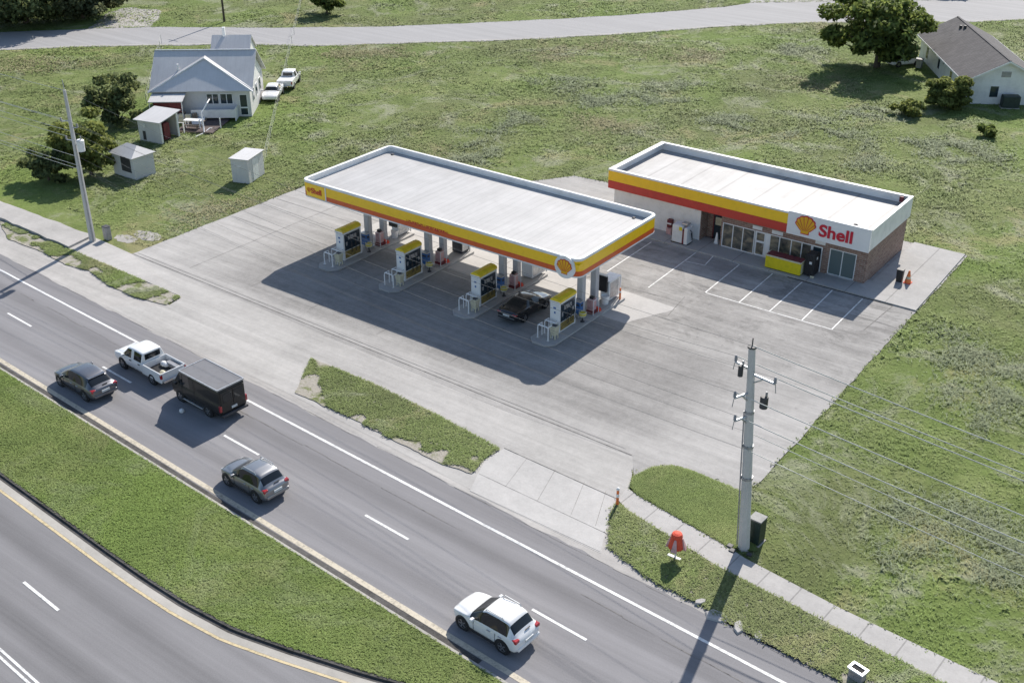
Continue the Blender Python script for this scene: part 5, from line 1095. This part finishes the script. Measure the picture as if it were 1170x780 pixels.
# ================================================================== the shingled house at the upper right
ha2 = math.atan2(.53, .85)
h2 = thing('shingle_house', 'white walled house with dark grey shingle gable roof at the upper right', 'house', (-33.0, 127.0, 0), ha2)
Wd, Ln, He2, Hr2 = 8.0, 20.5, 2.75, 4.75
w = MB(); w.box(0, .2, 0, Ln, 0, He2); w.box(Wd - .2, Wd, 0, Ln, 0, He2); w.box(.2, Wd - .2, 0, .2, 0, He2); w.box(.2, Wd - .2, Ln - .2, Ln, 0, He2); w.build('wall', M['white'], h2)
for y in (.002, Ln - .2): MB().extr([(.0, He2 - .003), (Wd, He2 - .003), (Wd / 2, Hr2 - .12)], 'y', y, y + .19).build('gable_wall', M['white'], h2)
rf = MB(); o_ = .5; sl = (Hr2 - He2) / (Wd / 2)
for sx in (0, 1):
    x0 = -o_ if sx == 0 else Wd + o_; rf.extr([(x0, He2 - sl * o_), (Wd / 2, Hr2), (Wd / 2, Hr2 + .12), (x0, He2 - sl * o_ + .12)], 'y', -.5, Ln + .5)
rf.build('roof', M['shingle'], h2)
fa = MB()
for sx in (0, 1):
    x0 = -o_ if sx == 0 else Wd + o_; fa.extr([(x0, He2 - sl * o_ - .1), (Wd / 2, Hr2 - .1), (Wd / 2, Hr2 + .1), (x0, He2 - sl * o_ + .1)], 'y', -.56, -.502)
    xa, xb = sorted((x0, x0 + (.05 if sx else -.05))); fa.box(xa, xb, -.5, Ln + .5, He2 - sl * o_ - .1, He2 - sl * o_ + .1)
fa.build('fascia', M['white_gloss'], h2)
part(h2, 'ridge_cap', M['shingle'], [(Wd / 2 - .12, Wd / 2 + .12, -.5, Ln + .5, Hr2 + .09, Hr2 + .15)], .02)
for y0, wd, z0, z1 in ((16.5, .8, .7, 2.2), (11.0, .75, .9, 2.2), (5.6, .75, .8, 2.1), (2.2, .8, 1.0, 1.9)):
    f = part(h2, 'window', M['white_gloss'], [(-.04, -.003, y0 - .07, y0 + wd + .07, z0 - .07, z1 + .07)], .005); part(h2, 'pane', M['pane'], [(-.055, -.041, y0, y0 + wd, z0, z1)], 0, ) .parent = f
part(h2, 'wall_vent', M['dark'], [(-.08, -.003, 9.3, 9.7, 1.9, 2.2)], .01)
f = part(h2, 'window', M['white_gloss'], [(2.55, 3.55, -.04, -.003, .75, 2.05)], .005); part(h2, 'pane', M['pane'], [(2.62, 3.48, -.055, -.041, .82, 1.98)], 0).parent = f
part(h2, 'gable_vent', M['grey'], [(3.5, 4.5, -.05, -.003, 3.0, 3.6)], .01)
for x, y in ((3.2, 16.4), (3.5, 15.7)): part(h2, 'roof_vent', M['dark'], [(x - .15, x + .15, y - .15, y + .15, Hr2 - (Wd / 2 - x) * sl, Hr2 - (Wd / 2 - x) * sl + .45)], .03)
t = thing('oil_tank', 'dark green box shaped tank against the gable wall of the shingled house', 'tank', (-28.6, 128.6, 0), ha2); part(t, 'tank_body', M['green_box'], [(-.9, .9, -.7, .35, .1, 1.35)], .08); part(t, 'plinth', M['kerb'], [(-.95, .95, -.72, .36, 0, .1)], 0)
sedan('white_sedan', 'white car almost hidden in the shade under the big tree', 'car', M['car_white'], 4.5, 1.8, 1.42, 2.6, (-44.0, 139.2, 0), RAD(55))
t = thing('wheelie_bin', 'grey bin standing between the shaded car and the shingled house', 'bin', (-42.0, 139.0, 0)); MB().prism(round_rect(-.3, .3, -.3, .3, .05, 2), 0, 1.0, round_rect(-.36, .36, -.36, .36, .05, 2)).build('bin_body', M['grey'], t); part(t, 'lid', M['dark'], [(-.38, .38, -.38, .38, 1.0, 1.08)], .02)
# far pole
pf = thing('utility_pole', 'thin dark timber pole on the far side of the back road', 'utility pole', (-128.4, 105.4, 0)); MB().tube([(0, 0, -.2), (0, 0, 10)], .16, 7, .11).build('pole_shaft', M['bark'], pf); MB().tube([(-.9, 0, 9.4), (.9, .1, 9.4)], .07, 5).build('cross_arm', M['wood'], pf)

# ================================================================== trees and bushes
tree('broadleaf_tree', 'large dark spreading tree beside the shingled house', 'tree', (-46.2, 136.2, 0), 9.6, 6.1, M['leaf_mid'], 1, .33, 10500, 30, .42, .1, (-1.5, -1))
tree('broadleaf_tree', 'big dark tree at the top left corner beside the back road', 'tree', (-150, 88.5, 0), 10, 7.8, M['leaf_dark'], 2, .34, 12000, 34, .45, .0)
tree('broadleaf_tree', 'olive tree right of the big dark corner tree', 'tree', (-146.2, 95.0, 0), 7.2, 5.4, M['leaf_grey'], 3, .32, 8500, 30, .3, .0)
tree('bushy_tree', 'dark bushy tree between the slim pole and the lean-to shed', 'tree', (-100.6, 67.3, 0), 5.4, 3.1, M['leaf_dark'], 4, .22, 4200, 18, .18, .05)
tree('bushy_tree', 'yellow-green leafy tree overhanging the hipped shed', 'tree', (-90.2, 56.6, 0), 5.8, 3.0, M['leaf_light'], 5, .22, 4600, 20, .18, .03, (-.8, -.4))
tree('bushy_tree', 'lower dark bush at the left side of the yellow-green tree', 'bush', (-92.0, 53.4, 0), 3.4, 2.2, M['leaf_dark'], 6, .22, 1800, 14, .12, .02)
tree('round_tree', 'small round tree beyond the back road at the top', 'tree', (-120.4, 117.5, 0), 4.4, 2.5, M['leaf_mid'], 7, .26, 2600, 14, .16, .06)
tree('round_bush', 'rounded flowering bush at the corner of the shingled house', 'bush', (-34.1, 124.6, 0), 3.3, 2.3, M['leaf_light'], 8, .17, 9500, 30, .14, .0)
tree('low_shrub', 'low green shrub on the grass left of the rounded bush', 'shrub', (-36.3, 119.6, 0), 1.5, 1.7, M['leaf_light'], 9, .2, 1200, 10, .06, .01)
tree('low_shrub', 'small dark shrub on the grass below the shingled house', 'shrub', (-27.5, 117.0, 0), 1.1, 1.0, M['leaf_mid'], 10, .2, 700, 8, .05, .01)
tree('broadleaf_tree', 'tall dark tree beyond the back road above the big tree', 'tree', (-68, 182.5, 0), 7, 6, M['leaf_dark'], 12, .45, 3600, 14, .35, .05)
tree('broadleaf_tree', 'dark tree beyond the back road right of the big tree', 'tree', (-56, 187.5, 0), 5.5, 4.5, M['leaf_dark'], 13, .45, 2600, 12, .3, .05)
# ================================================================== grass and weeds: uncountable, one object each
rng = np.random.default_rng(3)
def inside(px, py, poly):
    poly = np.array([p[:2] for p in poly]); r = np.zeros(len(px), bool); j = len(poly) - 1
    for i in range(len(poly)):
        xi, yi = poly[i]; xj, yj = poly[j]
        c = ((yi > py) != (yj > py)) & (px < (xj - xi) * (py - yi) / (yj - yi + 1e-12) + xi); r ^= c; j = i
    return r
cam_m = np.array(cam.matrix_world.inverted()) if False else None
from mathutils import Euler
Rm = np.array(Euler(cam.rotation_euler).to_matrix())
def seen(x, y, margin=1.12):
    v = np.stack([x, y, np.full_like(x, -36.)], 1) @ Rm; d = -v[:, 2]; u = v[:, 0] / d * 1298.56 / 585; w = v[:, 1] / d * 1298.56 / 390
    return (d > 0) & (abs(u) < margin) & (w < margin + .02) & (w > -margin)
hous = [(-99.7, 71.2), (-91.6, 77.7), (-101, 90), (-109, 84)]
h2p = [(-33, 127), (-26, 131), (-37, 149), (-44, 144.5)]
block = [lot, apron, lw, bn + bf, hous, h2p, [(-33, 43.2), (-32, 38.5), (-23, 38.4), (-24.6, 42.9)], [(-95, 69), (-90.2, 71), (-92.5, 75.5), (-98, 74)], [(-24.95, 44.0), (-18.3, 42.75), (-12, 41.8), (20, 39.6), (20, 38.05), (-12, 40.4), (-18, 41.0), (-24.8, 42.6)]]
def tufts(name, X_, Y_, h, w, mat, z=0., lean=.5, blades=3):
    n = len(X_); k = blades; N = n * k
    x = np.repeat(X_, k); y = np.repeat(Y_, k); hh = np.repeat(h, k) * rng.uniform(.6, 1.25, N); ww = np.repeat(w, k) * rng.uniform(.7, 1.3, N)
    a = rng.uniform(0, 2 * np.pi, N); b = rng.uniform(0, 2 * np.pi, N); r = hh * lean * rng.uniform(.3, 1.6, N)
    v = np.empty((N, 3, 3), np.float32); jx = rng.normal(0, 1, N) * ww * 1.5; jy = rng.normal(0, 1, N) * ww * 1.5; z0 = z + hh * rng.uniform(.1, .7, N); px, py = -np.sin(b), np.cos(b)
    v[:, 0] = np.stack([x + jx - px * ww, y + jy - py * ww, z0], 1)
    v[:, 1] = np.stack([x + jx + px * ww, y + jy + py * ww, z0], 1)
    v[:, 2] = np.stack([x + jx + np.cos(b) * r, y + jy + np.sin(b) * r, z + hh], 1)
    me = bpy.data.meshes.new(name); me.vertices.add(N * 3); me.vertices.foreach_set('co', v.ravel())
    me.loops.add(N * 3); me.loops.foreach_set('vertex_index', np.arange(N * 3, dtype=np.int32))
    me.polygons.add(N); me.polygons.foreach_set('loop_start', np.arange(0, N * 3, 3, dtype=np.int32)); me.polygons.foreach_set('loop_total', np.full(N, 3, np.int32))
    me.update(); me.validate(); me.materials.append(mat)
    o = bpy.data.objects.new(name, me); COL.objects.link(o); return tag(o, kind='stuff')
# smooth random field for patchiness
gx = rng.normal(0, 1, (64, 64))
def field(x, y, s):
    u = (x / s) % 63; v = (y / s) % 63; i = u.astype(int); j = v.astype(int); fu = u - i; fv = v - j; fu = fu * fu * (3 - 2 * fu); fv = fv * fv * (3 - 2 * fv)
    return gx[i, j] * (1 - fu) * (1 - fv) + gx[i + 1, j] * fu * (1 - fv) + gx[i, j + 1] * (1 - fu) * fv + gx[i + 1, j + 1] * fu * fv
def scatter(n, box):
    x = rng.uniform(box[0], box[1], n); y = rng.uniform(box[2], box[3], n); m = seen(x, y); return x[m], y[m]
# rough field
X_, Y_ = scatter(1300000, (-175, 25, 36, 200))
dist = np.hypot(X_, Y_); keep = rng.random(len(X_)) < np.clip(65 / dist, .15, 1) ** 1.3; X_, Y_ = X_[keep], Y_[keep]
bad = np.zeros(len(X_), bool)
for q in block: bad |= inside(X_, Y_, q)
s_ = X_ * HD.x + Y_ * HD.y; n_ = X_ * HN.x + Y_ * HN.y
bad |= n_ < 40.2
bad |= (n_ < 44.6) & (s_ < -60)
X_, Y_ = X_[~bad], Y_[~bad]; n_ = n_[~bad]
f = field(X_, Y_, 5.1) + .6 * field(X_ + 90, Y_, 1.9); ds = np.hypot(X_, Y_) / 70
k = rng.random(len(X_)) < np.clip(.7 + .16 * f, .3, 1); X_, Y_, f, ds = X_[k], Y_[k], f[k], ds[k]
near_lawn = inside(X_, Y_, verge_edge)
h = np.clip(.09 + .035 * f, .04, .2) * np.clip(ds, .8, 1.4); h[near_lawn] *= .6
tufts('grass', X_, Y_, h, .026 * np.clip(ds, .8, 2.4), M['blade'], -.03, 1.5, 3)
# taller weeds in loose clumps
X_, Y_ = scatter(120000, (-130, 25, 42, 175)); bad = np.zeros(len(X_), bool)
for q in block: bad |= inside(X_, Y_, q)
n_ = X_ * HN.x + Y_ * HN.y; bad |= (n_ < 44.5)
g = field(X_ + 31, Y_ + 17, 6.3) + .9 * field(X_, Y_ + 50, 2.1); k = (~bad) & (g > 1.1) & (rng.random(len(X_)) < .45); X_, Y_, g = X_[k], Y_[k], g[k]
tufts('weeds', X_, Y_, np.clip(.14 + .08 * (g - 1), .12, .4), np.full(len(X_), .05), M['blade'], -.03, 1.3, 6)
# mown median
X_, Y_ = scatter(700000, (-110, 0, 20, 36)); k = inside(X_, Y_, med_poly); X_, Y_ = X_[k], Y_[k]
tufts('median_grass', X_, Y_, np.full(len(X_), .055), np.full(len(X_), .022), M['mown'], .09, 1.5, 2)
# roadside strips: thin, patchy
X_, Y_ = scatter(420000, (-95, 10, 34, 48)); k = np.zeros(len(X_), bool)
for q in (st1, st2, st3): k |= inside(X_, Y_, q)
X_, Y_ = X_[k], Y_[k]; f = field(X_, Y_, .9) + .8 * field(X_ + 40, Y_, 2.6); s_ = X_ * HD.x + Y_ * HD.y; n_ = X_ * HN.x + Y_ * HN.y
lim = np.where(s_ < -60, -.6 + np.clip((-70 - s_) * .12, 0, 1.4), np.where(s_ < -30, -1.1 , -2.2)) + np.clip((38.9 - n_) * 1.3, -1.4, 2.0) * (s_ < -30) + np.where(s_ > -30, np.clip((38.3 - n_) * 1.6, -1, 2.2), 0) + np.where((s_ < -30) & (s_ > -60), np.clip((-47 - s_) * .7, 0, 2), 0)
k = f > lim; X_, Y_ = X_[k], Y_[k]
tufts('strip_grass', X_, Y_, np.full(len(X_), .08), np.full(len(X_), .027), M['blade'], .04, 1.5, 3)
# ragged grass creeping over paving edges
edges = [lot, rough_poly(lw, .5, .1, 3), st3, [(-24.95, 44.0), (-18.3, 42.75), (-12, 41.8), (20, 39.6)], bn, bf]
xs_, ys_ = [], []
for q in edges:
    for a, b in zip(q, q[1:]):
        L = math.hypot(b[0] - a[0], b[1] - a[1]); m = int(min(L, 120) * 6)
        t = rng.random(m); xs_.append(a[0] + (b[0] - a[0]) * t + rng.normal(0, .1, m)); ys_.append(a[1] + (b[1] - a[1]) * t + rng.normal(0, .1, m))
X_, Y_ = np.concatenate(xs_), np.concatenate(ys_); k = seen(X_, Y_) & ~((Y_ > 40) & (Y_ < 49.5) & (X_ > -77) & (X_ < -25.5)) & ~((abs(Y_ - 47) < 1.2) & (X_ > -75) & (X_ < -25)); X_, Y_ = X_[k], Y_[k]
tufts('edge_grass', X_, Y_, np.full(len(X_), .09), np.full(len(X_), .04), M['blade'], 0, .9, 3)

X_, Y_ = scatter(900000, (-27, -15, 41, 49)); k = inside(X_, Y_, verge_edge); X_, Y_ = X_[k][:60000], Y_[k][:60000]
tufts('lawn_grass', X_, Y_, np.full(len(X_), .07), np.full(len(X_), .024), M['mown'], .032, 1.5, 2)
# matted patches of pale weeds and of dry straw in the field
def patches(name, centres, spread, per, h, w, mat):
    xs_, ys_ = [], []
    for cx, cy in centres:
        for _ in range(5):
            ox, oy = rng.normal(0, spread * .7, 2); a = rng.uniform(0, 3.1); sx, sy = spread * rng.uniform(.35, .8), spread * rng.uniform(.15, .35)
            u, v = rng.normal(0, 1, (2, per // 5)); xs_.append(cx + ox + u * sx * np.cos(a) - v * sy * np.sin(a)); ys_.append(cy + oy + u * sx * np.sin(a) + v * sy * np.cos(a))
    x, y = np.concatenate(xs_), np.concatenate(ys_); bad = np.zeros(len(x), bool)
    for q in block: bad |= inside(x, y, q)
    n_ = x * HN.x + y * HN.y; bad |= n_ < 44; x, y = x[~bad], y[~bad]; d = np.clip(np.hypot(x, y) / 70, .8, 2.2)
    tufts(name, x, y, h * rng.uniform(.5, 1.2, len(x)), w * d, mat, -.03, 1.4, 3)
patches('sage_weeds', [(-13.6, 67.4), (-10.9, 63.6), (-15.0, 68.5), (-8.9, 50.1), (-7.0, 49.8), (-11.6, 49.9), (-32.1, 88.8), (-33.2, 101.7), (-65.2, 106.7), (-73.0, 107.6), (-68.9, 92.7), (-61.6, 107.2), (-50.6, 105.5), (-57.3, 137.9), (-39.3, 117.7), (-25.4, 110.6), (-30.3, 110.2), (-41.4, 108.8), (-65.2, 84.2), (-63.2, 114.8)], 2.4, 1100, .2, .026, M['sage'])
patches('dry_straw', [(-98.2, 105.4), (-82.3, 117.2), (-76.8, 125.1), (-102.3, 103.4), (-60.0, 96.7), (-66.7, 129.8), (-128.8, 78.4), (-129.5, 75.3), (-48, 125), (-74, 58.5), (-70, 76)], 3.2, 1300, .14, .026, M['straw'])
